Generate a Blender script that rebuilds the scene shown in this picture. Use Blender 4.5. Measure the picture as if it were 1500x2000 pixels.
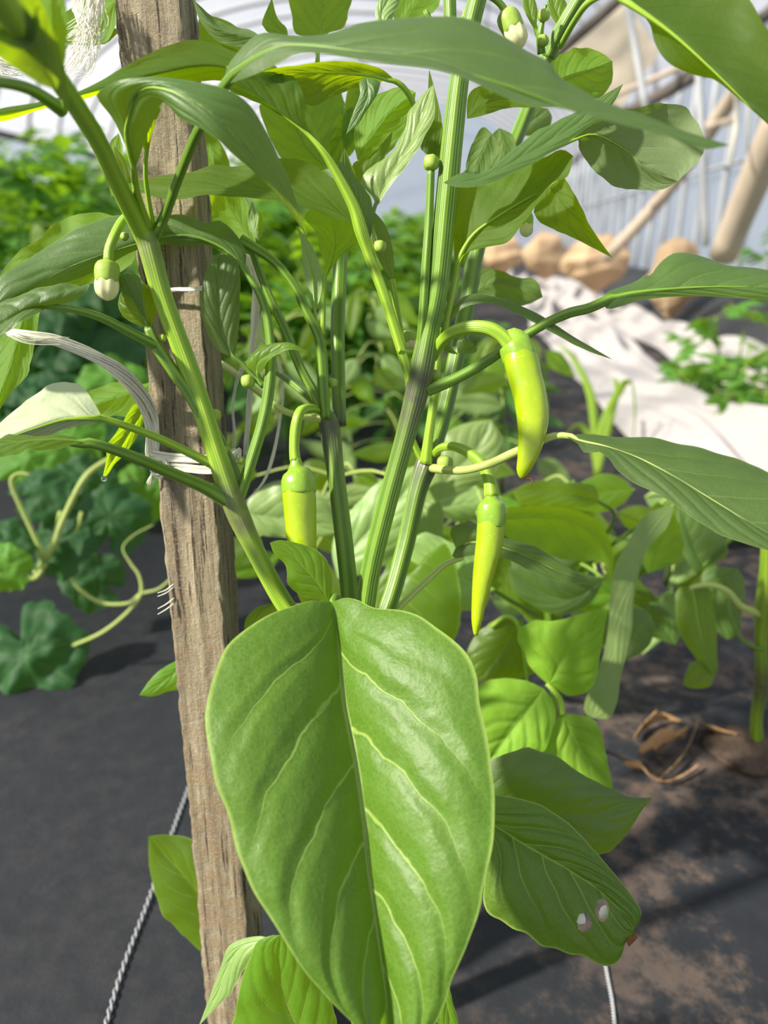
import bpy, math, random
from mathutils import Vector, Matrix, noise
R = math.radians
for o in list(bpy.data.objects): bpy.data.objects.remove(o)
scene = bpy.context.scene
COL = scene.collection
# ---------------------------------------------------------------- camera
F = 1455.0; H = 0.55; PITCH = R(20)
cam_d = bpy.data.cameras.new('camera'); cam = bpy.data.objects.new('camera', cam_d); COL.objects.link(cam)
cam.location = (0, 0, H); cam.rotation_euler = (R(90) - PITCH, 0, 0)
cam_d.sensor_fit = 'VERTICAL'; cam_d.sensor_height = 36.0; cam_d.lens = 36.0 * F / 2000.0
cam_d.clip_start = 0.01; cam_d.clip_end = 200
cam_d.dof.use_dof = True; cam_d.dof.focus_distance = 0.385; cam_d.dof.aperture_fstop = 6.2
scene.camera = cam
# ---------------------------------------------------------------- light
scene.view_settings.view_transform = 'Standard'; scene.view_settings.look = 'None'
scene.view_settings.gamma = 1.0; scene.view_settings.use_curve_mapping = False
scene.view_settings.exposure = 0.18
w = bpy.data.worlds.new('world'); scene.world = w; w.use_nodes = True
nt = w.node_tree; nt.nodes.clear()
def wn(t, **k):
    n = nt.nodes.new(t)
    for a, b in k.items(): setattr(n, a, b)
    return n
wo = wn('ShaderNodeOutputWorld'); bg = wn('ShaderNodeBackground'); tc = wn('ShaderNodeTexCoord'); sp = wn('ShaderNodeSeparateXYZ')
cr = wn('ShaderNodeValToRGB'); nz = wn('ShaderNodeTexNoise'); mx = wn('ShaderNodeMixRGB')
nt.links.new(tc.outputs['Generated'], sp.inputs[0]); nt.links.new(sp.outputs['Z'], cr.inputs[0])
cr.color_ramp.elements[0].position = 0.0; cr.color_ramp.elements[0].color = (0.76, 0.79, 0.84, 1)
cr.color_ramp.elements[1].position = 0.7; cr.color_ramp.elements[1].color = (0.70, 0.77, 0.95, 1)
nz.inputs['Scale'].default_value = 3.0
nt.links.new(tc.outputs['Generated'], nz.inputs['Vector'])
mx.inputs[2].default_value = (0.95, 0.96, 1.0, 1)
nt.links.new(nz.outputs['Fac'], mx.inputs[0]); nt.links.new(cr.outputs[0], mx.inputs[1])
nt.links.new(mx.outputs[0], bg.inputs[0]); nt.links.new(bg.outputs[0], wo.inputs[0])
bg.inputs[1].default_value = 0.80
sd = bpy.data.lights.new('sun', 'SUN'); sun = bpy.data.objects.new('sun', sd); COL.objects.link(sun)
sd.energy = 8.5; sd.angle = R(2.2); sd.color = (1.0, 0.93, 0.80)
SUNV = Vector((-0.73, -0.33, 0.60))
sun.rotation_euler = SUNV.to_track_quat('Z', 'Y').to_euler(); sun.location = (-3, -1, 5)
# ---------------------------------------------------------------- projection helpers
CP, SP_ = math.cos(PITCH), math.sin(PITCH)
FW = Vector((0, CP, -SP_)); UP = Vector((0, SP_, CP)); RT = Vector((1, 0, 0)); CAM = Vector((0, 0, H))
def P(x, y, d):                       # pixel + depth in cm -> world point
    return CAM + (d / 100.0) * (FW + RT * ((x - 750) / F) + UP * ((1000 - y) / F))
def GP(x, y, z=0.0):                  # pixel -> point at height z
    v = FW + RT * ((x - 750) / F) + UP * ((1000 - y) / F)
    return CAM + v * ((H - z) / -v.z)
AX = R(6)
def G(a, b, z): return Vector((a * math.cos(AX) + b * math.sin(AX), -a * math.sin(AX) + b * math.cos(AX), z))
def q2(s):
    v = [float(t) for t in s.split()]; return [(v[i], v[i + 1]) for i in range(0, len(v), 2)]
def q3(s):
    v = [float(t) for t in s.split()]; return [(v[i], v[i + 1], v[i + 2]) for i in range(0, len(v), 3)]
def q4(s):
    v = [float(t) for t in s.split()]; return [tuple(v[i:i + 4]) for i in range(0, len(v), 4)]
def crom(pts, n):
    """resample a polyline (tuples) to n points through a Catmull-Rom spline, by length of the first two or three axes"""
    m = len(pts)
    if m == 2: pts = [pts[0], tuple((a + b) / 2 for a, b in zip(*pts)), pts[1]]; m = 3
    k = len(pts[0]); dense = []
    for i in range(m - 1):
        p0 = pts[max(i - 1, 0)]; p1 = pts[i]; p2 = pts[i + 1]; p3 = pts[min(i + 2, m - 1)]
        for j in range(12):
            t = j / 12
            dense.append(tuple(0.5 * (2 * p1[c] + (p2[c] - p0[c]) * t + (2 * p0[c] - 5 * p1[c] + 4 * p2[c] - p3[c]) * t * t
                         + (3 * p1[c] - p0[c] - 3 * p2[c] + p3[c]) * t ** 3) for c in range(k)))
    dense.append(tuple(pts[-1]))
    kk = min(k, 2) if k != 5 else 3
    L = [0]
    for a, b in zip(dense, dense[1:]): L.append(L[-1] + math.sqrt(sum((a[c] - b[c]) ** 2 for c in range(kk))) + 1e-9)
    out = []; j = 0
    for i in range(n):
        s = L[-1] * i / (n - 1)
        while j < len(L) - 2 and L[j + 1] < s: j += 1
        f = (s - L[j]) / (L[j + 1] - L[j]); f = min(max(f, 0), 1)
        out.append(tuple(a + (b - a) * f for a, b in zip(dense[j], dense[j + 1])))
    return out
# ---------------------------------------------------------------- object helpers
def root_loc(o):
    v = Vector((0, 0, 0))
    while o is not None: v += o.location; o = o.parent
    return v
def obj(name, verts, faces, mat, parent=None, uvs=None, col=None, smooth=True):
    off = root_loc(parent) if parent else Vector((0, 0, 0))
    me = bpy.data.meshes.new(name)
    me.from_pydata([tuple(Vector(v) - off) for v in verts], [], faces); me.update()
    if smooth: me.polygons.foreach_set('use_smooth', [True] * len(me.polygons))
    if uvs is not None:
        ul = me.uv_layers.new(name='UVMap')
        for l in me.loops: ul.data[l.index].uv = uvs[l.vertex_index]
    if col is not None:
        ca = me.color_attributes.new('tint', 'FLOAT_COLOR', 'POINT')
        for i, c in enumerate(col): ca.data[i].color = (c, c, c, 1)
    me.materials.append(mat)
    o = bpy.data.objects.new(name, me); COL.objects.link(o)
    if parent: o.parent = parent
    return o
def thing(name, label, cat, loc, group=None):
    o = bpy.data.objects.new(name, None); COL.objects.link(o); o.location = loc; o.empty_display_size = 0.02
    o['label'] = label; o['category'] = cat
    if group: o['group'] = group
    return o
def tag(o, label, cat, group=None):
    o['label'] = label; o['category'] = cat
    if group: o['group'] = group
    return o
def structure(o): o['kind'] = 'structure'; return o
def recenter(o):
    """put the origin of a one-mesh thing at its own base"""
    vs = [v.co for v in o.data.vertices]; zz = min(v.z for v in vs); c = Vector((sum(v.x for v in vs) / len(vs), sum(v.y for v in vs) / len(vs), zz))
    o.data.transform(Matrix.Translation(-c)); o.location = c; return o
class MB:
    def __init__(s): s.v = []; s.f = []; s.uv = []; s.c = []
    def add(s, v, f, uv=None, c=None):
        k = len(s.v); s.v += v; s.f += [tuple(i + k for i in t) for t in f]
        s.uv += uv if uv else [(0, 0)] * len(v); s.c += c if c else [0] * len(v)
    def build(s, name, mat, parent=None, smooth=True): return obj(name, s.v, s.f, mat, parent, s.uv, s.c, smooth)
def tube_geo(pts, seg=12, ridge=0.0, nr=5, flat=1.0, tints=None, cap=True, n=None, tw=0.0, lump=0.0, seed=0):
    """pts: list of (Vector, radius)"""
    raw = [(p.x, p.y, p.z, r, (tints[i] if tints else 0.0)) for i, (p, r) in enumerate(pts)]
    n = n or max(4, (len(raw) - 1) * 4 + 1)
    rs = crom(raw, n); V = []; Fc = []; UV = []; C = []
    pos = [Vector(r[:3]) for r in rs]
    T = [(pos[min(i + 1, n - 1)] - pos[max(i - 1, 0)]).normalized() for i in range(n)]
    nrm = T[0].cross(Vector((0, 1, 0.3)));
    if nrm.length < 0.1: nrm = T[0].cross(Vector((1, 0, 0)))
    nrm.normalize(); acc = 0
    for i in range(n):
        nrm = (nrm - T[i] * nrm.dot(T[i])).normalized(); bi = T[i].cross(nrm)
        if i: acc += (pos[i] - pos[i - 1]).length
        for k in range(seg):
            a = 2 * math.pi * k / seg + tw * i / n
            r = max(rs[i][3], 1e-5) * (1 + ridge * math.cos(nr * a))
            if lump: r *= 1 + lump * noise.noise(Vector((math.cos(a) * 1.3 + seed, math.sin(a) * 1.3, acc * 60)))
            V.append(pos[i] + nrm * (math.cos(a) * r) + bi * (math.sin(a) * r * flat))
            UV.append((k / seg, acc * 10)); C.append(rs[i][4])
    for i in range(n - 1):
        for k in range(seg):
            a = i * seg + k; b = i * seg + (k + 1) % seg; Fc.append((a, b, b + seg, a + seg))
    if cap:
        Fc.append(tuple(range(seg - 1, -1, -1))); Fc.append(tuple(range((n - 1) * seg, n * seg)))
    return V, Fc, UV, C
def pxpts(s):                         # "x y depth width_px ..." -> [(Vector, radius)]
    return [(P(x, y, d), w_ / 2 * d / 100 / F) for x, y, d, w_ in q4(s)]
def tube(name, pts, mat, parent=None, **k):
    V, Fc, UV, C = tube_geo(pts, **k); return obj(name, V, Fc, mat, parent, UV, C)
# ---------------------------------------------------------------- node helper
class NG:
    def __init__(s, name):
        s.m = bpy.data.materials.new(name); s.m.use_nodes = True; s.t = s.m.node_tree; s.t.nodes.clear()
        s.out = s.t.nodes.new('ShaderNodeOutputMaterial')
    def n(s, t, ins=None, **k):
        n = s.t.nodes.new(t)
        for a, b in k.items(): setattr(n, a, b)
        if ins:
            for key, val in ins.items():
                if isinstance(val, bpy.types.NodeSocket): s.t.links.new(val, n.inputs[key])
                elif isinstance(val, tuple) and len(val) == 3 and n.inputs[key].type == 'RGBA': n.inputs[key].default_value = (*val, 1)
                else: n.inputs[key].default_value = val
        return n
    def math(s, op, a, b=0.0, c=0.0, clamp=False):
        n = s.n('ShaderNodeMath', {0: a, 1: b, 2: c}, operation=op); n.use_clamp = clamp; return n.outputs[0]
    def mix(s, f, a, b, bt='MIX'): return s.n('ShaderNodeMixRGB', {0: f, 1: a, 2: b}, blend_type=bt).outputs[0]
    def ss(s, v, lo, hi):             # smoothstep
        n = s.n('ShaderNodeMapRange', {'Value': v, 'From Min': lo, 'From Max': hi}, interpolation_type='SMOOTHSTEP'); return n.outputs[0]
    def noise(s, vec, scale, detail=3, rough=0.5): return s.n('ShaderNodeTexNoise', {'Vector': vec, 'Scale': scale, 'Detail': detail, 'Roughness': rough}).outputs['Fac']
    def done(s, sh): s.t.links.new(sh, s.out.inputs[0]); return s.m
NV = 7.0; VC = 0.42
def leaf_mat(name, top, vein, trans, under, tf=0.42, rough=0.42, quilt=0.35, spec=0.45, nv=5.6, puff=0.26):
    g = NG(name)
    uv = g.n('ShaderNodeUVMap').outputs[0]; xy = g.n('ShaderNodeSeparateXYZ', {0: uv})
    u = g.math('MULTIPLY_ADD', xy.outputs[0], 2.0, -1.0); t = xy.outputs[1]; au = g.math('ABSOLUTE', u)
    side = g.math('GREATER_THAN', u, 0.0)
    pos = g.n('ShaderNodeTexCoord').outputs['Object']
    nlow = g.noise(pos, 60, 2); nh = g.noise(pos, 900, 4, 0.6)
    wob = g.math('MULTIPLY_ADD', nlow, 0.05, -0.025)
    s_ = g.math('SUBTRACT', g.math('ADD', t, wob), g.math('MULTIPLY', g.math('POWER', au, 1.05), VC))
    fr = g.math('FRACT', g.math('ADD', g.math('MULTIPLY', s_, nv), g.math('MULTIPLY_ADD', side, 0.42, 0.5)))
    dv = g.math('ABSOLUTE', g.math('SUBTRACT', fr, 0.5))
    wv = g.math('MULTIPLY_ADD', au, -0.030, 0.044)
    side_line = g.math('SUBTRACT', 1.0, g.ss(g.math('DIVIDE', dv, wv), 0.25, 1.0))
    ok = g.math('MULTIPLY', g.ss(s_, -0.05, 0.0), g.math('SUBTRACT', 1.0, g.ss(au, 0.35, 1.0)))
    side_line = g.math('MULTIPLY', side_line, ok)
    mw = g.math('MULTIPLY_ADD', t, -0.03, 0.042)
    mid_line = g.math('SUBTRACT', 1.0, g.ss(g.math('DIVIDE', au, mw), 0.35, 1.0))
    line = g.math('MAXIMUM', side_line, mid_line)
    vor = g.n('ShaderNodeTexVoronoi', {'Vector': pos, 'Scale': 380.0}, feature='DISTANCE_TO_EDGE').outputs['Distance']
    net = g.math('SUBTRACT', 1.0, g.ss(vor, 0.0, 0.12))
    rnd = g.n('ShaderNodeObjectInfo').outputs['Random']
    mott = g.math('ADD', g.math('MULTIPLY', nlow, 0.5), g.math('MULTIPLY', nh, 0.5))
    base = g.mix(g.math('MULTIPLY', mott, 0.9), tuple(c * 0.75 for c in top), tuple(min(1, c * 1.35) for c in top))
    base = g.mix(g.math('MULTIPLY', net, 0.10), base, vein)
    base = g.mix(g.math('MULTIPLY', line, 0.62), base, vein)
    base = g.mix(g.math('MULTIPLY', g.ss(au, 0.955, 0.995), 0.6), base, vein)
    hs = g.n('ShaderNodeHueSaturation', {'Hue': g.math('MULTIPLY_ADD', rnd, 0.02, 0.49), 'Value': g.math('MULTIPLY_ADD', rnd, 0.3, 0.85), 'Color': base}).outputs[0]
    back = g.n('ShaderNodeNewGeometry').outputs['Backfacing']
    und = g.mix(g.math('MULTIPLY', line, 0.5), under, tuple(min(1, c * 1.5) for c in under))
    colr = g.mix(back, hs, und)
    h = g.math('SUBTRACT', 0.0, g.math('MULTIPLY', line, 1.0)); hback = g.math('MULTIPLY', h, g.math('MULTIPLY_ADD', back, -2.0, 1.0))
    h2 = g.math('ADD', hback, g.math('MULTIPLY', net, -0.05)); h2 = g.math('ADD', h2, g.math('MULTIPLY', nh, 0.35))
    fade = g.math('SUBTRACT', 1.0, g.ss(au, 0.75, 1.0))
    cush = g.math('MULTIPLY', g.ss(dv, 0.0, 0.32), g.math('MULTIPLY', fade, g.ss(s_, -0.1, 0.05)))
    cush = g.math('ADD', cush, g.ss(au, 0.0, 0.16)); cush = g.math('ADD', cush, g.math('MULTIPLY', g.noise(pos, 130, 3), 0.8))
    cush = g.math('MULTIPLY', cush, g.math('MULTIPLY_ADD', back, -2.0, 1.0))
    bmp0 = g.n('ShaderNodeBump', {'Strength': puff, 'Distance': 0.0016, 'Height': cush}).outputs[0]
    bmp = g.n('ShaderNodeBump', {'Strength': quilt, 'Distance': 0.0009, 'Height': h2, 'Normal': bmp0}).outputs[0]
    bs = g.n('ShaderNodeBsdfPrincipled', {'Base Color': colr, 'Roughness': g.math('MULTIPLY_ADD', back, 0.25, rough), 'Specular IOR Level': spec, 'Normal': bmp}).outputs[0]
    tcol = g.mix(g.math('MULTIPLY', g.math('MAXIMUM', line, g.math('MULTIPLY', net, 0.25)), 0.75), g.mix(mott, tuple(c * 0.8 for c in trans), trans), tuple(c * 0.55 for c in trans))
    tr = g.n('ShaderNodeBsdfTranslucent', {'Color': tcol, 'Normal': bmp}).outputs[0]
    return g.done(g.n('ShaderNodeMixShader', {0: tf, 1: bs, 2: tr}).outputs[0])
M = {}
VN = (0.30, 0.44, 0.10)
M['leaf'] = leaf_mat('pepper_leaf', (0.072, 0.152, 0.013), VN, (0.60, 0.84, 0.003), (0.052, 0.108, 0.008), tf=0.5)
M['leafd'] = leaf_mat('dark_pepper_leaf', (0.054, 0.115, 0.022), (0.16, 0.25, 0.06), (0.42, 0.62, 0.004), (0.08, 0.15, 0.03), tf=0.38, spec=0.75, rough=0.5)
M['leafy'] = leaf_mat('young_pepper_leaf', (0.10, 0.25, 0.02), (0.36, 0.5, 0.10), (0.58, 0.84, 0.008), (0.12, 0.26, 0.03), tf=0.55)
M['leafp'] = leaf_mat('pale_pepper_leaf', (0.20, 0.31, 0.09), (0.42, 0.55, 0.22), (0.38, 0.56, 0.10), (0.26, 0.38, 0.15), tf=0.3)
M['leafw'] = leaf_mat('silvery_leaf_back', (0.2, 0.3, 0.1), (0.6, 0.66, 0.35), (0.3, 0.45, 0.15), (0.46, 0.53, 0.32), tf=0.15)
M['big'] = leaf_mat('broad_pepper_leaf', (0.080, 0.156, 0.014), (0.36, 0.48, 0.11), (0.32, 0.62, 0.01), (0.14, 0.26, 0.07), tf=0.33, rough=0.48, nv=6.0, spec=0.5, puff=0.68)
M['leafk'] = leaf_mat('deep_green_leaf_back', (0.05, 0.11, 0.012), VN, (0.46, 0.66, 0.002), (0.032, 0.078, 0.006), tf=0.46)
M['leafg'] = leaf_mat('grey_backed_leaf', (0.045, 0.11, 0.026), (0.15, 0.25, 0.06), (0.26, 0.40, 0.02), (0.15, 0.21, 0.09), tf=0.33)
M['bean'] = leaf_mat('bean_leaf', (0.22, 0.42, 0.035), (0.3, 0.5, 0.1), (0.42, 0.72, 0.02), (0.2, 0.34, 0.1), tf=0.45, rough=0.6, spec=0.25, nv=5.0, puff=0.55)
def round_mat(name, top, trans, under):
    g = NG(name)
    uv = g.n('ShaderNodeUVMap').outputs[0]; xy = g.n('ShaderNodeSeparateXYZ', {0: uv})
    a = g.math('MULTIPLY', xy.outputs[0], 7.0); d = g.math('ABSOLUTE', g.math('SUBTRACT', g.math('FRACT', a), 0.5))
    line = g.math('SUBTRACT', 1.0, g.ss(g.math('MULTIPLY', d, xy.outputs[1]), 0.008, 0.03))
    pos = g.n('ShaderNodeTexCoord').outputs['Object']; n1 = g.noise(pos, 45, 4)
    base = g.mix(n1, tuple(c * 0.7 for c in top), tuple(c * 1.35 for c in top)); base = g.mix(g.math('MULTIPLY', line, 0.2), base, (0.2, 0.34, 0.1))
    back = g.n('ShaderNodeNewGeometry').outputs['Backfacing']; base = g.mix(back, base, under)
    bmp = g.n('ShaderNodeBump', {'Strength': 0.5, 'Distance': 0.003, 'Height': g.math('SUBTRACT', n1, g.math('MULTIPLY', line, 0.4))}).outputs[0]
    bs = g.n('ShaderNodeBsdfPrincipled', {'Base Color': base, 'Roughness': 0.6, 'Specular IOR Level': 0.35, 'Normal': bmp}).outputs[0]
    tr = g.n('ShaderNodeBsdfTranslucent', {'Color': trans}).outputs[0]
    return g.done(g.n('ShaderNodeMixShader', {0: 0.35, 1: bs, 2: tr}).outputs[0])
M['melon'] = round_mat('melon_leaf', (0.024, 0.095, 0.028), (0.2, 0.42, 0.01), (0.07, 0.15, 0.05))
M['melony'] = round_mat('young_melon_leaf', (0.09, 0.25, 0.025), (0.5, 0.8, 0.01), (0.13, 0.28, 0.05))
def small_mat(name, top, trans, tf=0.4):
    g = NG(name); pos = g.n('ShaderNodeTexCoord').outputs['Object']
    tint = g.n('ShaderNodeVertexColor', layer_name='tint').outputs[0]
    base = g.mix(tint, tuple(c * 0.65 for c in top), tuple(c * 1.5 for c in top))
    bs = g.n('ShaderNodeBsdfPrincipled', {'Base Color': base, 'Roughness': 0.5, 'Specular IOR Level': 0.4}).outputs[0]
    tr = g.n('ShaderNodeBsdfTranslucent', {'Color': trans}).outputs[0]
    return g.done(g.n('ShaderNodeMixShader', {0: tf, 1: bs, 2: tr}).outputs[0])
M['tomato'] = small_mat('tomato_foliage', (0.10, 0.26, 0.04), (0.35, 0.62, 0.02), 0.42)
M['bush'] = small_mat('bush_foliage', (0.08, 0.22, 0.05), (0.28, 0.55, 0.02), 0.4)
def stem_mat(name, a, b, c, nstr=5, rough=0.4, sss=0.0, bright=None):
    g = NG(name); uv = g.n('ShaderNodeUVMap').outputs[0]; xy = g.n('ShaderNodeSeparateXYZ', {0: uv})
    st = g.math('MULTIPLY_ADD', g.math('COSINE', g.math('MULTIPLY', xy.outputs[0], 2 * math.pi * nstr)), 0.5, 0.5)
    pos = g.n('ShaderNodeTexCoord').outputs['Object']; n1 = g.noise(pos, 120, 3)
    fine = g.math('MULTIPLY_ADD', g.math('COSINE', g.math('MULTIPLY', xy.outputs[0], 2 * math.pi * 23)), 0.5, 0.5)
    f = g.math('ADD', g.math('MULTIPLY', st, 0.62), g.math('MULTIPLY', n1, 0.3)); f = g.math('ADD', f, g.math('MULTIPLY', fine, 0.12))
    base = g.mix(f, a, b)
    tint = g.n('ShaderNodeVertexColor', layer_name='tint').outputs[0]
    tf_ = g.math('MULTIPLY', tint, g.math('MULTIPLY_ADD', n1, 1.2, 0.2), clamp=True)
    base = g.mix(tf_, base, c)
    bmp = g.n('ShaderNodeBump', {'Strength': 0.25, 'Distance': 0.0006, 'Height': g.math('ADD', fine, n1)}).outputs[0]
    bs = g.n('ShaderNodeBsdfPrincipled', {'Base Color': base, 'Roughness': rough, 'Specular IOR Level': 0.45, 'Normal': bmp,
        'Subsurface Weight': 0.25, 'Subsurface Radius': (0.4, 0.8, 0.1), 'Subsurface Scale': 0.003}).outputs[0]
    return g.done(bs)
M['stem'] = stem_mat('green_ribbed_stem', (0.045, 0.125, 0.010), (0.19, 0.32, 0.03), (0.065, 0.04, 0.055))
M['stemy'] = stem_mat('young_stem', (0.15, 0.30, 0.015), (0.33, 0.48, 0.04), (0.08, 0.05, 0.06))
M['vine'] = stem_mat('vine_stem', (0.30, 0.40, 0.08), (0.50, 0.58, 0.18), (0.3, 0.3, 0.1), rough=0.6)
def fruit_mat(name, a, b, ribs=0.0):
    g = NG(name); pos = g.n('ShaderNodeTexCoord').outputs['Object']; n1 = g.noise(pos, 55, 2); n2 = g.noise(pos, 700, 3)
    tint = g.n('ShaderNodeVertexColor', layer_name='tint').outputs[0]
    base = g.mix(tint, a, b); base = g.mix(g.math('MULTIPLY', n1, 0.5), base, tuple(c * 0.7 for c in a))
    sp_ = g.ss(g.noise(pos, 330, 1), 0.66, 0.72); base = g.mix(g.math('MULTIPLY', sp_, 0.12), base, (0.6, 0.7, 0.2))
    bmp = g.n('ShaderNodeBump', {'Strength': 0.28, 'Distance': 0.0012, 'Height': g.math('ADD', g.noise(pos, 160, 3), g.math('MULTIPLY', n2, 0.15))}).outputs[0]
    return g.done(g.n('ShaderNodeBsdfPrincipled', {'Base Color': base, 'Roughness': 0.26, 'Specular IOR Level': 0.55, 'Normal': bmp,
        'Subsurface Weight': 0.3, 'Subsurface Radius': (0.8, 0.9, 0.05), 'Subsurface Scale': 0.003, 'Coat Weight': 0.3, 'Coat Roughness': 0.12}).outputs[0])
M['fruit'] = fruit_mat('chili_skin', (0.27, 0.42, 0.008), (0.36, 0.48, 0.004))
M['cap'] = fruit_mat('chili_calyx', (0.22, 0.38, 0.025), (0.28, 0.44, 0.03))
def plain(name, c, rough=0.6, spec=0.4, nscale=40, var=0.25, bump=0.2, dist=0.001, trans=None, tf=0.3, metal=0.0):
    g = NG(name); pos = g.n('ShaderNodeTexCoord').outputs['Object']; n1 = g.noise(pos, nscale, 4)
    base = g.mix(n1, tuple(x * (1 - var) for x in c), tuple(min(1, x * (1 + var)) for x in c))
    bmp = g.n('ShaderNodeBump', {'Strength': bump, 'Distance': dist, 'Height': n1}).outputs[0]
    sh = g.n('ShaderNodeBsdfPrincipled', {'Base Color': base, 'Roughness': rough, 'Specular IOR Level': spec, 'Normal': bmp, 'Metallic': metal}).outputs[0]
    if trans: sh = g.n('ShaderNodeMixShader', {0: tf, 1: sh, 2: g.n('ShaderNodeBsdfTranslucent', {'Color': trans}).outputs[0]}).outputs[0]
    return g.done(sh)
M['budcap'] = plain('bud_calyx', (0.26, 0.38, 0.05), 0.45, 0.4, 260, 0.25, 0.3, 0.0008)
M['petal'] = plain('unopened_petal', (0.72, 0.72, 0.42), 0.5, 0.4, 200, 0.12, 0.15, 0.0005, (0.8, 0.8, 0.4), 0.3)
M['raffia'] = plain('white_raffia', (0.92, 0.88, 0.76), 0.5, 0.5, 300, 0.15, 0.3, 0.0005, (0.85, 0.82, 0.7), 0.3)
M['cord'] = plain('grey_cord', (0.30, 0.31, 0.33), 0.7, 0.3, 500, 0.3)
M['drytan'] = plain('dry_leaf', (0.45, 0.27, 0.13), 0.85, 0.2, 90, 0.35, 0.6, 0.002)
M['soil'] = plain('soil', (0.09, 0.065, 0.05), 0.95, 0.1, 150, 0.5, 1.0, 0.004)
M['metal'] = plain('galvanised_tube', (0.45, 0.46, 0.47), 0.5, 0.5, 12, 0.15, 0.05)
M['brace'] = plain('pale_timber', (0.60, 0.49, 0.38), 0.8, 0.2, 14, 0.2, 0.4)
M['beam'] = plain('dark_beam', (0.16, 0.14, 0.13), 0.8, 0.2, 14, 0.3, 0.4)
M['cream'] = plain('cream_cloth', (0.66, 0.58, 0.45), 0.9, 0.1, 8, 0.1, 0.4, 0.01, (0.7, 0.6, 0.42), 0.35)
M['paper'] = plain('brown_paper', (0.72, 0.52, 0.32), 0.85, 0.2, 12, 0.15, 0.5, 0.01, (0.75, 0.5, 0.22), 0.2)
M['fleece'] = plain('white_fleece', (0.60, 0.56, 0.55), 0.9, 0.15, 15, 0.06, 0.4, 0.01, (0.8, 0.78, 0.75), 0.15)
M['blackcloth'] = plain('black_fabric_bank', (0.035, 0.036, 0.04), 0.7, 0.4, 30, 0.3, 0.5, 0.01)
M['brown'] = plain('withered_edge', (0.16, 0.07, 0.03), 0.9, 0.1, 300, 0.4, 0.5)
M['membrane'] = plain('dry_membrane', (0.66, 0.64, 0.58), 0.7, 0.3, 300, 0.1, 0.2)
# water drop
g = NG('dew'); M['dew'] = g.done(g.n('ShaderNodeBsdfPrincipled', {'Base Color': (1, 1, 1), 'Roughness': 0.0, 'Transmission Weight': 1.0, 'IOR': 1.33}).outputs[0])
# weathered wood
g = NG('weathered_wood'); pos = g.n('ShaderNodeTexCoord').outputs['UV']
mp = g.n('ShaderNodeMapping', {0: pos, 'Scale': (1.0, 0.055, 1.0)}).outputs[0]
n1 = g.noise(mp, 200, 6, 0.7); n2 = g.noise(mp, 90, 3); n3 = g.noise(g.n('ShaderNodeMapping', {0: pos, 'Rotation': (0, 0, R(-15)), 'Scale': (0.55, 1.0, 1.0)}).outputs[0], 620, 5, 0.75); n4 = g.noise(pos, 28, 2)
mp2 = g.n('ShaderNodeMapping', {0: pos, 'Rotation': (0, 0, R(-18)), 'Scale': (0.35, 1.0, 1.0)}).outputs[0]
saw = g.math('MULTIPLY_ADD', g.math('SINE', g.math('MULTIPLY_ADD', g.n('ShaderNodeSeparateXYZ', {0: mp2}).outputs[1], 380.0, g.math('MULTIPLY', n4, 16.0))), 0.5, 0.5)
crack = g.ss(n1, 0.385, 0.435)
base = g.mix(g.ss(n2, 0.3, 0.7), (0.30, 0.25, 0.16), (0.70, 0.60, 0.41)); n5 = g.noise(mp, 900, 4, 0.7); base = g.mix(g.math('MULTIPLY', g.math('SUBTRACT', 1.0, g.ss(n5, 0.38, 0.56)), 0.42), base, (0.13, 0.10, 0.07)); base = g.mix(g.math('MULTIPLY', g.ss(n4, 0.5, 0.75), 0.6), base, (0.33, 0.29, 0.24))
base = g.mix(g.math('MULTIPLY', g.math('MULTIPLY', g.ss(g.n('ShaderNodeSeparateXYZ', {0: pos}).outputs[1], 0.2, 0.5), g.ss(g.math('ADD', g.math('MULTIPLY', g.math('SUBTRACT', 1.0, saw), 0.25), n4), 0.5, 0.8)), 0.55), base, (0.42, 0.29, 0.16))
base = g.mix(g.math('MULTIPLY', g.math('SUBTRACT', 1.0, crack), 0.92), base, (0.07, 0.052, 0.038)); base = g.mix(g.math('MULTIPLY', g.ss(n3, 0.5, 0.68), 0.6), base, (0.62, 0.53, 0.40))
hh = g.math('ADD', g.math('MULTIPLY', crack, 0.8), g.math('ADD', g.math('MULTIPLY', n3, 2.6), g.math('MULTIPLY', n5, 0.8))); hh = g.math('ADD', hh, g.math('MULTIPLY', g.math('POWER', saw, 4.0), g.math('MULTIPLY', n4, 1.1)))
hh = g.math('ADD', hh, g.math('MULTIPLY', n2, 0.9))
bmp = g.n('ShaderNodeBump', {'Strength': 0.9, 'Distance': 0.0024, 'Height': hh}).outputs[0]
M['wood'] = g.done(g.n('ShaderNodeBsdfPrincipled', {'Base Color': base, 'Roughness': 0.88, 'Specular IOR Level': 0.2, 'Normal': bmp}).outputs[0])
# woven ground fabric with dirt
g = NG('woven_ground_fabric'); pos = g.n('ShaderNodeTexCoord').outputs['Object']; xy = g.n('ShaderNodeSeparateXYZ', {0: pos})
wx = g.math('SINE', g.math('MULTIPLY', xy.outputs[0], 2600.0)); wy = g.math('SINE', g.math('MULTIPLY', xy.outputs[1], 1800.0))
weave = g.math('MULTIPLY', wx, wy); n1 = g.noise(pos, 7, 5, 0.6); n2 = g.noise(pos, 45, 5, 0.65); n3 = g.noise(pos, 2.2, 2)
base = g.mix(n2, (0.009, 0.011, 0.014), (0.021, 0.024, 0.030))
right = g.ss(xy.outputs[0], -0.05, 0.35)
dirt = g.math('MULTIPLY', g.ss(g.math('ADD', g.math('MULTIPLY', n1, 0.55), g.math('MULTIPLY', n2, 0.45)), 0.46, 0.60), g.math('MULTIPLY_ADD', right, 0.62, 0.06))
base = g.mix(dirt, base, g.mix(n2, (0.075, 0.055, 0.045), (0.17, 0.12, 0.09)))
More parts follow.
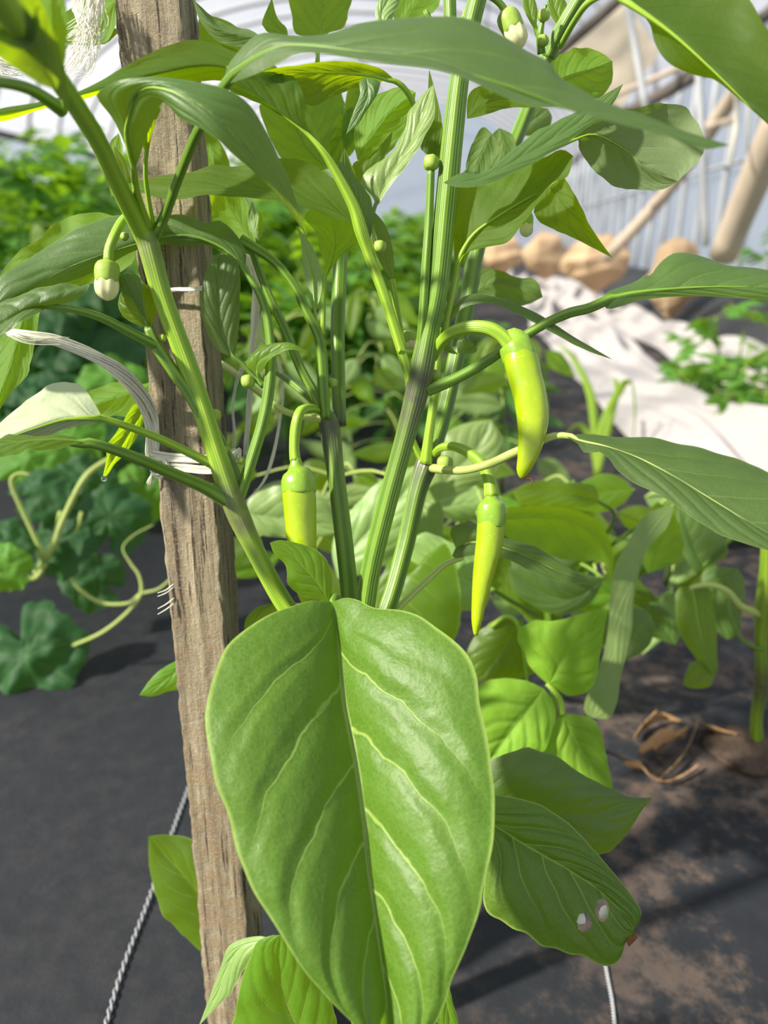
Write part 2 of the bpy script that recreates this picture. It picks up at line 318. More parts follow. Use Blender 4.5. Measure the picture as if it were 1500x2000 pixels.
bmp = g.n('ShaderNodeBump', {'Strength': 0.5, 'Distance': 0.004, 'Height': g.math('ADD', g.math('MULTIPLY', n2, 0.7), g.math('ADD', g.math('MULTIPLY', weave, 0.03), n1))}).outputs[0]
M['ground'] = g.done(g.n('ShaderNodeBsdfPrincipled', {'Base Color': base, 'Roughness': 0.7, 'Specular IOR Level': 0.3, 'Normal': bmp}).outputs[0])
# greenhouse film
def film(name, tfac, col):
    g = NG(name); pos = g.n('ShaderNodeTexCoord').outputs['Object']; n1 = g.noise(pos, 1.3, 4, 0.6)
    tp = g.n('ShaderNodeBsdfTransparent', {'Color': (0.97, 0.98, 1.0)}).outputs[0]
    tl = g.n('ShaderNodeBsdfTranslucent', {'Color': g.mix(n1, tuple(c * 0.7 for c in col), col)}).outputs[0]
    df = g.n('ShaderNodeBsdfPrincipled', {'Base Color': col, 'Roughness': 0.35}).outputs[0]
    s1 = g.n('ShaderNodeMixShader', {0: 0.5, 1: tl, 2: df}).outputs[0]
    return g.done(g.n('ShaderNodeMixShader', {0: g.math('MULTIPLY_ADD', n1, 0.25, tfac - 0.12), 1: tp, 2: s1}).outputs[0])
M['film'] = film('clear_film', 0.36, (0.85, 0.87, 0.92))
M['filmw'] = film('hazy_film', 0.55, (0.33, 0.43, 0.54))
# ================================================================ SETTING: ground and greenhouse
def quadgrid(pts_fn, nu, nv_):
    V = [pts_fn(i / nu, j / nv_) for j in range(nv_ + 1) for i in range(nu + 1)]
    Fc = [(j * (nu + 1) + i, j * (nu + 1) + i + 1, (j + 1) * (nu + 1) + i + 1, (j + 1) * (nu + 1) + i) for j in range(nv_) for i in range(nu)]
    return V, Fc
def gz(x, y): return 0.006 * noise.noise(Vector((x * 3.1, y * 3.1, 0))) + 0.003 * noise.noise(Vector((x * 14, y * 14, 3)))
V, Fc = quadgrid(lambda u, v: Vector((-9 + 14 * u, -1 + 28 * v * v, gz(-9 + 14 * u, -1 + 28 * v * v) - 0.006)), 160, 220)
structure(obj('floor', V, Fc, M['ground']))
AR, AL, WH, B0, B1 = 2.2, -7.5, 2.15, -2.0, 26.0
def arc(t):                                # t 0..1 from right eave to left eave
    a = AR + (AL - AR) * (0.5 - 0.5 * math.cos(math.pi * t)); return a, WH + 2.5 * math.sin(math.pi * t)
V, Fc = quadgrid(lambda u, v: G(arc(u)[0], B0 + (B1 - B0) * v, arc(u)[1] + 0.03 + 0.02 * noise.noise(Vector((u * 20, v * 40, 0)))), 40, 40)
structure(obj('ceiling', V, Fc, M['film']))
V, Fc = quadgrid(lambda u, v: G(AR + 0.03 + 0.02 * noise.noise(Vector((u * 30, v * 3, 1))), B0 + (B1 - B0) * u, WH * v), 80, 8)
structure(obj('wall_right', V, Fc, M['filmw']))
V, Fc = quadgrid(lambda u, v: G(AL - 0.03, B0 + (B1 - B0) * u, WH * v), 40, 4)
structure(obj('wall_left', V, Fc, M['filmw']))
V, Fc = quadgrid(lambda u, v: G(arc(u)[0], B1, arc(u)[1] * v), 30, 6)
structure(obj('wall_back', V, Fc, M['filmw']))
k = 0
b = -0.6
while b < B1:                              # hoops
    k += 1
    pts = [(G(arc(t / 16)[0], b, arc(t / 16)[1]), 0.042) for t in range(17)]
    structure(tube('trim_%d' % k, pts, M['metal'], seg=8, n=33)); b += 1.0
b = 0.75
while b < B1:                              # wall posts
    k += 1; structure(tube('trim_%d' % k, [(G(AR - 0.02, b, 0), 0.028), (G(AR - 0.02, b, WH), 0.028)], M['metal'], seg=8)); b += 0.65
for a_, z_, r_, m_ in ((AR - 0.02, WH, 0.05, 'beam'), (AL + 0.05, WH, 0.06, 'beam'), (AR - 0.05, 1.15, 0.016, 'metal'), (arc(0.3)[0], arc(0.3)[1] - .03, .02, 'metal'), (arc(0.5)[0], arc(0.5)[1] - .03, .025, 'metal'), (arc(0.7)[0], arc(0.7)[1] - .03, .02, 'metal')):
    k += 1; structure(tube('trim_%d' % k, [(G(a_, B0, z_), r_), (G(a_, B1, z_), r_)], M[m_], seg=8))
# timber braces leaning along the right side
def line_thing(name, s, mat, label, cat, group=None, **kw):
    return recenter(tag(tube(name, pxpts(s), M[mat], **kw), label, cat, group))
line_thing('timber_brace', '1182 505 440 24 1290 390 400 26 1400 235 350 32 1500 90 300 38', 'brace', 'thin pale timber brace slanting from behind the paper bags up to the wall rail', 'brace', seg=10)
line_thing('timber_post', '1412 500 260 52 1470 360 235 60 1540 200 210 70', 'brace', 'thick pale timber post leaning beside the wall, at the right frame edge', 'post', seg=12)
line_thing('timber_rail', '1060 130 420 20 1140 60 380 22 1230 -20 340 24', 'beam', 'brown timber rail under the roof beside the cream cloth', 'rail', seg=8)
line_thing('timber_rail', '1225 218 400 22 1300 180 380 26 1400 120 350 30', 'beam', 'dark sloping rail between the cream cloth and the timber brace', 'rail', seg=8)
line_thing('timber_rail', '1130 215 380 10 1250 165 370 11 1350 122 360 12', 'brace', 'thin pale batten crossing below the cream cloth', 'rail', seg=8)
line_thing('timber_rail', '1180 300 380 12 1300 270 360 13 1440 232 330 14', 'brace', 'thin pale batten crossing the wall film beside the round leaf', 'rail', seg=8)
line_thing('steel_tube', '1222 -10 300 15 1242 100 300 15 1262 215 300 15', 'metal', 'grey steel tube standing in front of the cream cloth', 'tube', seg=8)
line_thing('steel_tube', '1352 20 260 14 1365 150 262 15 1378 480 268 15', 'metal', 'grey upright steel tube between timber brace and leaning timber post', 'tube', seg=8)
# cream cloth under the roof
cc = [(1075, 120), (1215, 0), (1290, 100), (1195, 235)]
def ccf(u, v):
    x = (cc[0][0] * (1 - u) + cc[1][0] * u) * (1 - v) + (cc[3][0] * (1 - u) + cc[2][0] * u) * v
    y = (cc[0][1] * (1 - u) + cc[1][1] * u) * (1 - v) + (cc[3][1] * (1 - u) + cc[2][1] * u) * v
    return P(x, y, 420 + 3 * noise.noise(Vector((u * 4, v * 4, 0))))
V, Fc = quadgrid(ccf, 16, 16); recenter(tag(obj('shade_cloth', V, Fc, M['cream']), 'cream cloth stretched under the greenhouse roof at the upper right', 'cloth'))
for i, s in enumerate(('1445 -800 215 8 1442 120 215 10 1440 175 220 10 1437 250 220 9 1425 325 220 8', '1466 -700 250 8 1464 90 250 8 1462 180 250 8 1460 300 250 7')):
    line_thing('hanging_strip', s, 'raffia', ['white strip hanging beside the leaning timber post', 'short white strip hanging nearest the right frame edge'][i], 'strip', seg=6, flat=0.3)
# raised bank of black fabric by the wall
V, Fc = quadgrid(lambda u, v: G(1.42 + 0.7 * v, 2.2 + 20 * u, 0.02 + 0.22 * math.sin(min(1, v * 2.2) * math.pi / 2) + 0.03 * noise.noise(Vector((u * 40, v * 3, 0)))), 120, 10)
structure(obj('trim_bank', V, Fc, M['blackcloth']))
# paper bags on little sticks
bags = [(1318, 545, 480, 55, 74, 'biggest brown paper bag on a stick, behind the big arching pepper leaf'),
        (1168, 515, 560, 62, 52, 'brown paper bag on a stick, second from the right along the wall'),
        (1066, 502, 680, 42, 42, 'brown paper bag on a stick, third from the right along the wall'),
        (980, 500, 800, 40, 36, 'farthest brown paper bag, just right of the pepper stems')]
for bi, (x, y, d, wx_, hy_, lab) in enumerate(bags):
    c = P(x, y, d); base = Vector((c.x, c.y, 0.0)); t_ = thing('paper_bag', lab, 'bag', base, 'brown paper bags along the right wall')
    rw, rh = wx_ * d / 100 / F, hy_ * d / 100 / F; mb = MB(); V = []; Fc = []; ns, nr_ = 9, 12
    for j in range(nr_ + 1):
        v = j / nr_; z = -rh + 2 * rh * v
        prof = [0.12, 0.3, 0.52, 0.72, 0.88, 0.98, 1.0, 0.97, 0.9, 0.82, 0.74, 0.6, 0.2][j]
        for i in range(ns):
            a = 2 * math.pi * i / ns; sq = 1.0 / max(abs(math.cos(a)), abs(math.sin(a))) ** 0.5
            r = rw * prof * sq * (1 + 0.32 * noise.noise(Vector((math.cos(a) * 2.6 + bi * 7, math.sin(a) * 2.6, v * 5))))
            V.append(c + Vector((math.cos(a) * r, math.sin(a) * r * 0.7, z + 0.04 * noise.noise(Vector((a, v * 3, bi))))))
    for j in range(nr_):
        for i in range(ns): Fc.append((j * ns + i, j * ns + (i + 1) % ns, (j + 1) * ns + (i + 1) % ns, (j + 1) * ns + i))
    Fc += [tuple(range(ns - 1, -1, -1)), tuple(range(nr_ * ns, (nr_ + 1) * ns))]
    obj('paper', V, Fc, M['paper'], t_, smooth=False)
    tube('stick', [(base, 0.008), (c + Vector((0, 0, -rh * 0.6)), 0.008)], M['brace'], t_, seg=6)
# white fleece sheet, two gathered lengths
def fleece(a0, a1, b0, b1, hgt, seed):
    def f(u, v):
        b = b0 + (b1 - b0) * v ** 1.6; a = a0 + (a1 - a0) * u + 0.05 * noise.noise(Vector((seed, b * 1.3, 5)))
        r = 0.75 * noise.noise(Vector((u * 4.5 + b * 0.5 + seed, b * 0.8, 1))) + 0.28 * noise.noise(Vector((u * 13 + b * 0.8, b * 1.3, seed)))
        z = hgt * max(0.0, math.sin(math.pi * u)) ** 0.6 * (0.55 + 0.45 * math.sin(b * 1.1 + seed)) + 0.20 * r * max(0.0, math.sin(math.pi * u)) ** 0.4
        return G(a, b, max(z, 0.0) + 0.008)
    return quadgrid(f, 46, 130)
V, Fc = fleece(0.46, 0.92, 1.35, 12, 0.10, 0.3); recenter(tag(obj('fleece_sheet', V, Fc, M['fleece']), 'crumpled white fleece sheet lying along the row, its nearer length', 'sheet'))
V, Fc = fleece(1.0, 1.34, 2.6, 12, 0.10, 4.7); recenter(tag(obj('fleece_sheet', V, Fc, M['fleece']), 'crumpled white fleece sheet bunched beside the black bank, behind the nearer length', 'sheet'))
# ================================================================ background planting
def leaflet(mb, base, d, nrm, L, Wd, tint, rnd):
    d = d.normalized(); s = d.cross(nrm).normalized(); n_ = s.cross(d)
    k = 5; V = []; droop = rnd.uniform(0.1, 0.5)
    for i in range(k + 1):
        t = i / k; wv = Wd * math.sin(math.pi * min(1, t * 0.93 + 0.07)) ** 0.8 * (1 - 0.35 * t)
        c = base + d * (L * t) - n_ * (droop * L * t * t)
        for sgn in (-1, 0, 1): V.append(c + s * (sgn * wv) + n_ * (abs(sgn) * wv * 0.35))
    Fc = []
    for i in range(k):
        a = i * 3; Fc += [(a, a + 1, a + 4, a + 3), (a + 1, a + 2, a + 5, a + 4)]
    mb.add(V, Fc, None, [tint] * len(V))
def bush(name, base, h, r, n, ls, mat, label, cat, seed, pinnate=False, nst=3, group=None, wd=0.28):
    rnd = random.Random(seed); t_ = thing(name, label, cat, base, group)
    mb = MB(); sm = MB()
    stems = []
    for i in range(nst):
        a = rnd.uniform(0, 6.28); tip = base + Vector((math.cos(a) * r * .5, math.sin(a) * r * .5, h * rnd.uniform(.75, 1)))
        mid_ = base.lerp(tip, 0.5) + Vector((rnd.uniform(-.1, .1) * r, rnd.uniform(-.1, .1) * r, 0)); stems.append((base, mid_, tip))
        v, f, u, c = tube_geo([(base, 0.006), (mid_, 0.005), (tip, 0.002)], seg=6); sm.add(v, f, u, c)
    for i in range(n):
        s = rnd.choice(stems); t = rnd.random() ** 0.75
        p = s[0].lerp(s[1], t * 2) if t < .5 else s[1].lerp(s[2], t * 2 - 1)
        a = rnd.uniform(0, 6.28); out = Vector((math.cos(a), math.sin(a), rnd.uniform(-0.2, 0.7))).normalized()
        q = p + out * (r * rnd.uniform(0.25, 1.0)); tint = rnd.random()
        v, f, u, c = tube_geo([(p, 0.002), ((p + q) / 2 + Vector((0, 0, .15 * r)), 0.0018), (q, 0.0012)], seg=4, n=4); sm.add(v, f, u, c)
        nrm = (Vector((0, 0, 1)) + Vector((rnd.uniform(-.6, .6), rnd.uniform(-.6, .6), 0))).normalized()
        if pinnate:
            for j in range(3):
                cpt = p.lerp(q, 0.5 + j * 0.22)
                for sg in (-1, 1):
                    dd = (out * 0.6 + out.cross(nrm) * sg * 0.9).normalized(); leaflet(mb, cpt, dd, nrm, ls * rnd.uniform(.6, 1), ls * wd, tint, rnd)
            leaflet(mb, q, out, nrm, ls, ls * wd, tint, rnd)
        else: leaflet(mb, q, out + Vector((0, 0, -rnd.uniform(0, .8))), nrm, ls * rnd.uniform(.7, 1.15), ls * wd, tint, rnd)
    sm.build('stem', M['stemy'], t_); mb.build('foliage', M[mat], t_)
    return t_
rnd = random.Random(5)
# far bushes on the left (tomato rows), nearer to farther
far = [(-1.15, 2.6), (-1.9, 3.0), (-0.7, 3.3), (-1.5, 3.9), (-2.6, 4.2), (-3.3, 4.6), (-1.1, 5.0), (-2.1, 5.6), (-0.5, 4.6), (-3.2, 6.5), (-4.6, 6.8), (-1.6, 7.0), (-0.7, 6.4), (-2.6, 8.4), (-4.8, 9.5), (-1.3, 9.2), (-4.9, 8.2), (-3.4, 11)]
words = ['nearest', 'second nearest']
for i, (x, y) in enumerate(far):
    bush('tomato_plant', Vector((x, y, 0)), 0.60 + (0.09 if x < -1 else 0.05) * y * rnd.uniform(.75, 1.1), 0.34 + 0.02 * y, 110, 0.10 + 0.005 * y, 'tomato', 'leafy tomato plant in the blurred rows at the back left, tops near the roof hoops', 'plant', 100 + i, True, 4, 'tomato plants in the back left rows')
for i, (x, y) in enumerate([(-0.2, 3.4), (0.12, 4.4), (0.35, 5.6), (0.2, 7.2), (-0.15, 2.5)]):
    bush('tomato_plant', Vector((x, y, 0)), 0.5 + 0.03 * y, 0.28, 90, 0.10, 'tomato', 'leafy tomato plant in the blurred rows straight behind the pepper stems', 'plant', 140 + i, True, 4, 'tomato plants in the back middle rows')
# thin seedlings at the right by the fleece
SL = ['thin tomato seedling over the fleece, nearest the big dark right-hand leaf', 'thin tomato seedling in the middle of the white fleece at the right', 'tall tomato seedling at the right frame edge, level with the biggest paper bag', 'smallest tomato seedling on the fleece, leftmost of the seedlings at the right', 'tall near tomato seedling cut by the right frame edge']
for i, (x, y, h_) in enumerate([(1450, 905, .36), (1395, 820, .34), (1500, 760, .7), (1345, 790, .16), (1575, 860, .7)]):
    bush('tomato_seedling', GP(x, y), h_, 0.15, 26, 0.06, 'tomato', SL[i], 'plant', 170 + i, True, 2, 'seedlings over the fleece')
# low bushes in the middle distance
mids = [(560, 860, .30, .16), (470, 800, .34, .2), (700, 800, .34, .18), (820, 850, .26, .14), (960, 860, .28, .14), (905, 800, .3, .16), (620, 730, .42, .22), (440, 700, .45, .25), (760, 720, .4, .2)]
ML_ = ['below the hanging raffia strip', 'just right of the stake, behind the raffia strip', 'right of the second stem fork, before the thickest stem', 'low between the two right stems', 'below the curved hanging pod', 'behind the curved pod and right fork', 'behind the two thin stems right of the stake', 'tall behind the glossy leaf on the stake', 'tall, just left of the thickest stem']
for i, (x, y, h_, r_) in enumerate(mids):
    bush('pepper_plant', GP(x, y), h_, r_, 44, 0.10, 'bush', 'blurred background pepper plant seen ' + ML_[i], 'plant', 200 + i, False, 3, 'low pepper plants behind the stems', 0.26)
# grass-like plant with arching strap leaves
gb = GP(1167, 930); GD = (gb - CAM).dot(FW) * 100; t_ = thing('maize_seedling', 'maize seedling with arching strap leaves in front of the white fleece', 'plant', gb)
for s in ('1167 930 150 14 1175 840 150 16 1200 780 150 16 1230 740 148 14 1240 800 146 10 1235 880 145 3', '1167 930 150 12 1160 820 152 16 1150 760 153 16 1120 700 155 10 1090 672 156 3',
          '1167 930 150 10 1155 860 150 12 1130 830 149 10 1105 850 148 3', '1167 930 150 10 1190 830 150 14 1205 760 151 12 1195 735 152 8 1170 760 153 3'):
    tube('leaf', [(p + (GD / 150 - 1) * (p - CAM), r * GD / 150) for p, r in pxpts(s)], M['stemy'], t_, flat=0.15, seg=8)
# ================================================================ traced leaves
def leaf(parent, m, l, r, mat='leaf', dl=0.0, dr=0.0, b=0, N=30, K=9, bul=0.10, wav=0.06, quilt=1.0, pet=None, seed=None, name='leaf', holes=None, label=None, edg=0.05, petmat='stem'):
    """m: midrib 'x y depth ...' base to tip; l, r: edge points 'x y ...' between base and tip; dl, dr: how much deeper (cm) the edges lie"""
    mp_ = q3(m); lp = [mp_[0][:2]] + q2(l) + [mp_[-1][:2]]; rp = [mp_[0][:2]] + q2(r) + [mp_[-1][:2]]
    ms = crom(mp_, N); ls = crom(lp, N); rs = crom(rp, N)
    seed = seed if seed is not None else (mp_[0][0] * 7 + mp_[0][1] * 3) % 97
    MM = [P(*p) for p in ms]
    def edge(es, dd): return [P(e[0], e[1], ms[i][2] + dd * max(0.0, math.sin(math.pi * i / (N - 1))) ** 0.7) for i, e in enumerate(es)]
    LL, RR = edge(ls, dl), edge(rs, dr)
    for i in range(1, N - 1):
        q = i / (N - 1); LL[i] = MM[i].lerp(LL[i], 1 + edg * noise.noise(Vector((q * 14, seed, 0)))); RR[i] = MM[i].lerp(RR[i], 1 + edg * noise.noise(Vector((q * 14, seed, 9))))
    size = sum(((a - b_).length for a, b_ in zip(MM, MM[1:])))
    grid = []; UV = []
    tot = Vector((0, 0, 0))
    for i in range(N):
        i0, i1 = max(i - 1, 0), min(i + 1, N - 1); T = (MM[i1] - MM[i0])
        nn = T.cross(RR[i] - LL[i]); nn = nn.normalized() if nn.length > 1e-12 else Vector((0, -1, 0)); tot += nn
        grid.append(nn)
    tot.normalize()
    V = []
    for i in range(N):
        t = i / (N - 1); nn = (grid[i] * 0.5 + tot * 0.5); nn = nn.normalized() if nn.length > 1e-6 else tot
        for k in range(-K, K + 1):
            u = k / K; au = abs(u); E = (LL if u < 0 else RR)[i]; w_ = (E - MM[i]).length
            p = MM[i].lerp(E, au)
            s_ = (t - VC * au ** 1.05) * (6.0 if mat == 'big' else 5.6) + (0.42 if u > 0 else 0) + 0.0
            cush = abs(math.sin(math.pi * s_)) ** 0.7 * math.sin(math.pi * min(1, au * 1.02)) if t - VC * au > -0.05 else 0.3 * math.sin(math.pi * au)
            h = bul * w_ * 4 * au * (1 - au) + quilt * 0.028 * size * cush * (0.7 + 0.9 * noise.noise(Vector((seed, t * 5, u * 2.2)))) * min(1, w_ / (0.2 * size + 1e-6)) * 0.55
            wv = wav * w_ * au ** 2.5 * (math.sin(t * 17 + seed + (2 if u > 0 else 0)) + 0.5 * math.sin(t * 39 + seed * 2)) * math.sin(math.pi * t)
            V.append(p + nn * (h * HS[0] * (1 if b == 0 else -1) + wv)); UV.append((0.5 + 0.5 * u, t))
    W = 2 * K + 1; Fc = []
    for i in range(N - 1):
        for k in range(W - 1): Fc.append((i * W + k, i * W + k + 1, (i + 1) * W + k + 1, (i + 1) * W + k))
    # orientation: top side towards the camera unless b
    c = sum(V, Vector()) / len(V); s = Vector((0, 0, 0))
    for f in Fc: s += (V[f[1]] - V[f[0]]).cross(V[f[3]] - V[f[0]])
    up = s.dot(CAM - c) > 0
    if up == bool(b): Fc = [f[::-1] for f in Fc]
    if holes:
        keep = []
        for f in Fc:
            cc_ = sum((V[i] for i in f), Vector()) / 4; q = cc_ - CAM; z = q.dot(FW); x = 750 + F * q.x / z; y = 1000 - F * q.dot(UP) / z
            if not any(((x - hx) / a_) ** 2 + ((y - hy) / b_) ** 2 < 1 for hx, hy, a_, b_ in holes): keep.append(f)
        Fc = keep
    o = obj(name, V, Fc, M[mat], parent, UV)
    if label: o['label'] = label
    # thickened midrib under the blade
    if pet: 
        pp = pxpts(pet); r0 = pp[0][1]; topn = tot * (1 if (tot.dot(CAM - c) > 0) != bool(b) else -1)
        mid_ = [(MM[int(q * (N - 1))] - topn * (r0 * f_ * .75), r0 * f_) for q, f_ in ((.72, .1), (.5, .22), (.3, .4), (.15, .62), (.06, .85))]
        tube('petiole', mid_ + pp, M['stemy' if b and petmat == 'stem' else petmat], o, ridge=0.05, nr=3, seg=10)
    return o
HS = [1.0]
# nodes fix: bulge sign: normals 'tot' may face either way; choose sign so that the blade arches toward its top side
_leaf = leaf
def leaf(parent, m, l, r, *a, **k):
    mp_ = q3(m); lp = [mp_[0][:2]] + q2(l) + [mp_[-1][:2]]; rp = [mp_[0][:2]] + q2(r) + [mp_[-1][:2]]
    ms = crom(mp_, 9); L_ = crom(lp, 9); R_ = crom(rp, 9); d = k.get('dl', 0), k.get('dr', 0); tot = Vector(); c = Vector()
    for i in range(1, 8):
        T = P(*ms[i + 1]) - P(*ms[i - 1]); s = max(0.0, math.sin(math.pi * i / 8)) ** .7
        x = T.cross(P(*R_[i], ms[i][2] + d[1] * s) - P(*L_[i], ms[i][2] + d[0] * s)); tot += x; c += P(*ms[i])
    HS[0] = 1.0 if tot.dot(CAM - c / 7) > 0 else -1.0
    return _leaf(parent, m, l, r, *a, **k)
def stem(name, s, parent, mat='stem', node=None, ridge=0.07, seg=20, **k):
    pts = pxpts(s); tints = [0.0] * len(pts)
    if node:
        for i, v in node.items(): tints[i] = v
    return tube(name, pts, M[mat], parent, seg=seg, ridge=ridge, tints=tints, n=max(9, (len(pts) - 1) * 8 + 1), **k)

# ================================================================ MAIN PEPPER PLANT
pb = P(700, 1300, 42); PB = Vector((pb.x, pb.y + 0.02, 0.0))
plant = thing('chili_pepper_plant', 'staked green chili pepper plant in front, with pale green pods and one very broad leaf', 'plant', PB)
tr = tube('main_stem', [(PB + Vector((0, 0, -0.01)), 0.009), (PB + Vector((0.002, -0.004, 0.15)), 0.0085), (P(698, 1310, 42.5), 0.0080), (P(697, 1275, 42.5), 0.005)], M['stem'], plant, seg=20, ridge=0.07)
s1 = stem('stem', '690 1310 42 40 620 1260 42 38 555 1180 42 36 500 1080 41.5 36 458 990 41 44 420 880 40.5 38 375 740 40 38 320 590 39 38 296 505 38.5 41 286 470 38.4 44 268 435 37.6 38 225 350 34.5 35 190 275 31.5 35 130 180 27.5 38 75 105 24.5 44 20 30 21.5 56 -40 -60 19 66', plant, 'stemy',
     node={4: 0.9, 3: 0.25, 8: 0.5, 9: 0.6})
s2 = stem('stem', '690 1310 42.5 38 684 1170 43 34 672 1050 43 34 656 920 43.5 34 644 830 43.5 40 632 805 43.5 24', plant, node={3: .25, 4: .9, 2: .1})
s3 = stem('stem', '698 1310 41.5 42 722 1130 41 38 755 990 40.5 38 788 870 40 38 812 780 39.6 44 826 715 39.3 46 840 640 39 40 856 560 38.5 40 872 400 38 42 887 250 37.5 40 902 130 37 36 925 30 36.5 36 948 -60 36 36', plant, node={3: .3, 4: .85, 5: .55})
s4 = stem('stem', '702 1310 43 40 755 1190 43.5 34 790 1070 44 34 815 960 44 36 834 905 44 44 843 880 44.2 36 868 800 45 32 890 700 45.5 32 912 590 46 32 932 480 46.5 32 965 370 47 30 1000 290 47.5 28 1032 210 48 26 1068 110 47 26 1110 45 46 24 1160 -30 45 22', plant, node={3: .3, 4: .9})
stem('stem', '664 830 44 26 662 760 44.5 26 660 650 45 27 663 560 45.5 27 667 470 46 26 668 330 47 24 662 200 48 20', plant, node={0: .9})
stem('stem', '806 770 40 20 800 740 39.5 18 780 670 39.2 19 752 580 38.8 20 722 500 38.4 20 706 450 38 26 690 400 37.6 22 650 325 37 17 628 292 36.7 12 600 262 36.6 8 562 232 36.4 5 520 200 36.3 3', plant, 'stemy', node={0: .8})
stem('stem', '800 760 40.3 12 790 690 40 12 778 620 39.7 12 766 545 39.3 12', plant, 'stemy')
stem('stem', '818 700 39.4 14 826 620 38.6 17 832 520 38.2 17 838 430 38 16 842 330 37.6 15', plant)
stem('stem', '832 905 43.5 24 838 850 43.2 18 848 780 43 17 853 720 42.8 16 856 640 42.6 14', plant, 'stemy')
stem('stem', '835 915 44 20 815 880 43.6 13 803 850 43.2 10', plant, 'stemy')
stem('stem', '640 822 43.3 22 612 765 43 19 585 715 42.8 18 560 650 42.6 17 531 590 42.4 16 508 535 42.2 14 488 480 42 11', plant)
stem('stem', '636 815 43 20 632 760 42.6 22 628 690 42.3 22 622 655 42.1 19 600 610 41.9 18 577 562 41.7 17 545 520 41.5 17 515 495 41.2 18 470 468 41 24', plant)
stem('stem', '645 818 43.6 22 628 818 43.4 16 590 814 43.5 13 545 798 44 13 505 766 45 12 450 722 47 12 420 705 49 11', plant, 'vine')
stem('stem', '640 810 43.8 18 590 765 44.5 13 545 730 46 12 500 705 48 11', plant, 'stem')
stem('stem', '466 975 41.2 24 490 905 41.1 22 515 820 41 22 527 750 40.9 22 531 690 40.8 19', plant)
stem('stem', '462 985 41.3 22 462 930 41.3 18 440 872 41.2 14 420 832 41.1 10', plant)
stem('stem', '412 850 40.3 22 372 775 39.9 22 345 735 39.6 23 305 676 39.1 22 290 640 38.9 18', plant)
stem('stem', '120 215 29.5 26 60 175 27.5 22 0 160 26 20 -40 163 25 18', plant)
stem('stem', '1070 112 40 28 1085 80 39.6 28 1110 35 39 28 1142 -20 38.5 28', plant)
stem('stem', '830 20 38 10 870 100 38.5 12', plant)
stem('stem', '1058 105 39 16 1055 70 38.6 14 1060 40 38.4 9 1066 10 38.2 7', plant)
stem('stem', '1056 80 38.8 12 1045 50 38.6 8 1040 10 38.4 6', plant)
stem('stem', '880 130 38.2 26 880 60 38 25 878 -20 37.8 25', plant)
# --- leaves, left side ------------------------------------------------
L = lambda *a, **k: leaf(plant, *a, **k)
# long arching leaf crossing the stake
L('478 530 40.4 452 494 40.2 405 470 40 310 455 39.7 261 477 39.6 160 510 39 93 543 38.5 53 569 38 -10 600 37.5',
  '480 490 458 455 430 430 400 436 360 420 320 418 227 422 173 440 120 462 53 507 0 542', '455 510 410 480 370 480 310 478 261 492 187 530 128 552 107 560 32 576 0 590',
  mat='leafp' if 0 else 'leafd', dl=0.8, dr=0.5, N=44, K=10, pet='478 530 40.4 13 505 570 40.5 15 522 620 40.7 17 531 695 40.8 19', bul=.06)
L('262 480 41.5 200 480 41.5 130 505 41.3 60 545 41 -30 610 40.5', '250 440 213 419 133 420 99 440 80 467 27 500 0 534', '258 515 200 548 133 562 60 590 0 620', mat='leafy', b=1, dl=.5, dr=.8, wav=.12)
L('95 597 35.8 60 600 35.3 20 622 35 -60 680 34.5', '150 585 176 557 173 552 120 556 60 570 0 592', '90 603 48 626 0 655', mat='leafp' if 0 else 'leafd', dl=0.6, dr=-.5, pet='93 598 35.8 13 145 605 36.2 15 200 622 37 17 255 650 38 19 305 676 39.1 21', bul=.05)
L('60 585 38 40 640 38 20 710 38 -20 830 38', '20 600 0 650 -20 720', '85 590 78 612 62 700 55 732 25 762 0 800', mat='leafy', b=1, dl=.5, dr=.3)
# pale sunlit underside leaf
L('200 818 36.8 160 817 36.3 120 821 36 53 842 35.4 0 861 35 -70 890 34.5', '187 791 171 767 155 751 133 747 99 750 77 765 43 789 0 826', '187 826 133 836 93 851 50 858 0 882', mat='leafw', b=1, dl=0.8, dr=1.0, wav=.03, bul=.04,
  pet='196 817 36.8 15 240 830 37.4 15 300 852 38.6 16 360 880 39.8 17 430 915 40.7 20')
L('165 862 34.5 130 859 34 80 858 33.4 0 868 32.5 -80 885 31.5', '130 852 80 851 0 855', '130 872 80 880 0 890', mat='leaf', dl=1.5, dr=-1.2, bul=.02, pet='170 864 34.5 20 210 874 35 20 260 892 36 22 330 922 38 24 400 952 40 26 455 985 41 34')
# bright leaves behind pale one
L('300 750 46 250 765 46 200 785 46 150 810 46', '305 738 282 750 235 745 190 757 168 770', '300 790 270 815 225 812 180 825', mat='leafy', b=1, dl=.4, dr=.4)
L('285 790 44 262 830 43.6 232 880 43 200 936 42.5', '262 790 240 825 210 870 208 895', '277 835 250 880 225 905 212 925', mat='leafy', b=1, dl=-.5, dr=.5)
L('290 640 39 275 610 38.8 258 580 38.6 245 560 38.4', '262 632 240 617 231 597 234 575', '300 628 303 590 290 562 270 548', mat='leaf', dl=.3, dr=.5, N=24, pet='290 640 39 14 297 655 39.1 16 305 672 39.1 18')
L('288 632 38.4 268 598 38 255 565 37.8 236 536 37.5', '262 588 240 572 230 552', '278 580 279 552 262 534', mat='leafd', b=1, dl=.3, dr=.2, N=24)
L('456 698 40.6 435 655 40.3 427 610 40 427 560 39.8 430 495 39.9', '425 684 404 648 392 600 396 555 412 505', '461 680 467 630 469 560 466 518 450 495', mat='leafd', dl=-.25, dr=.35, bul=.12, N=36, pet='455 696 40.6 8 475 712 40.8 9 495 735 41 10 514 755 41 12')
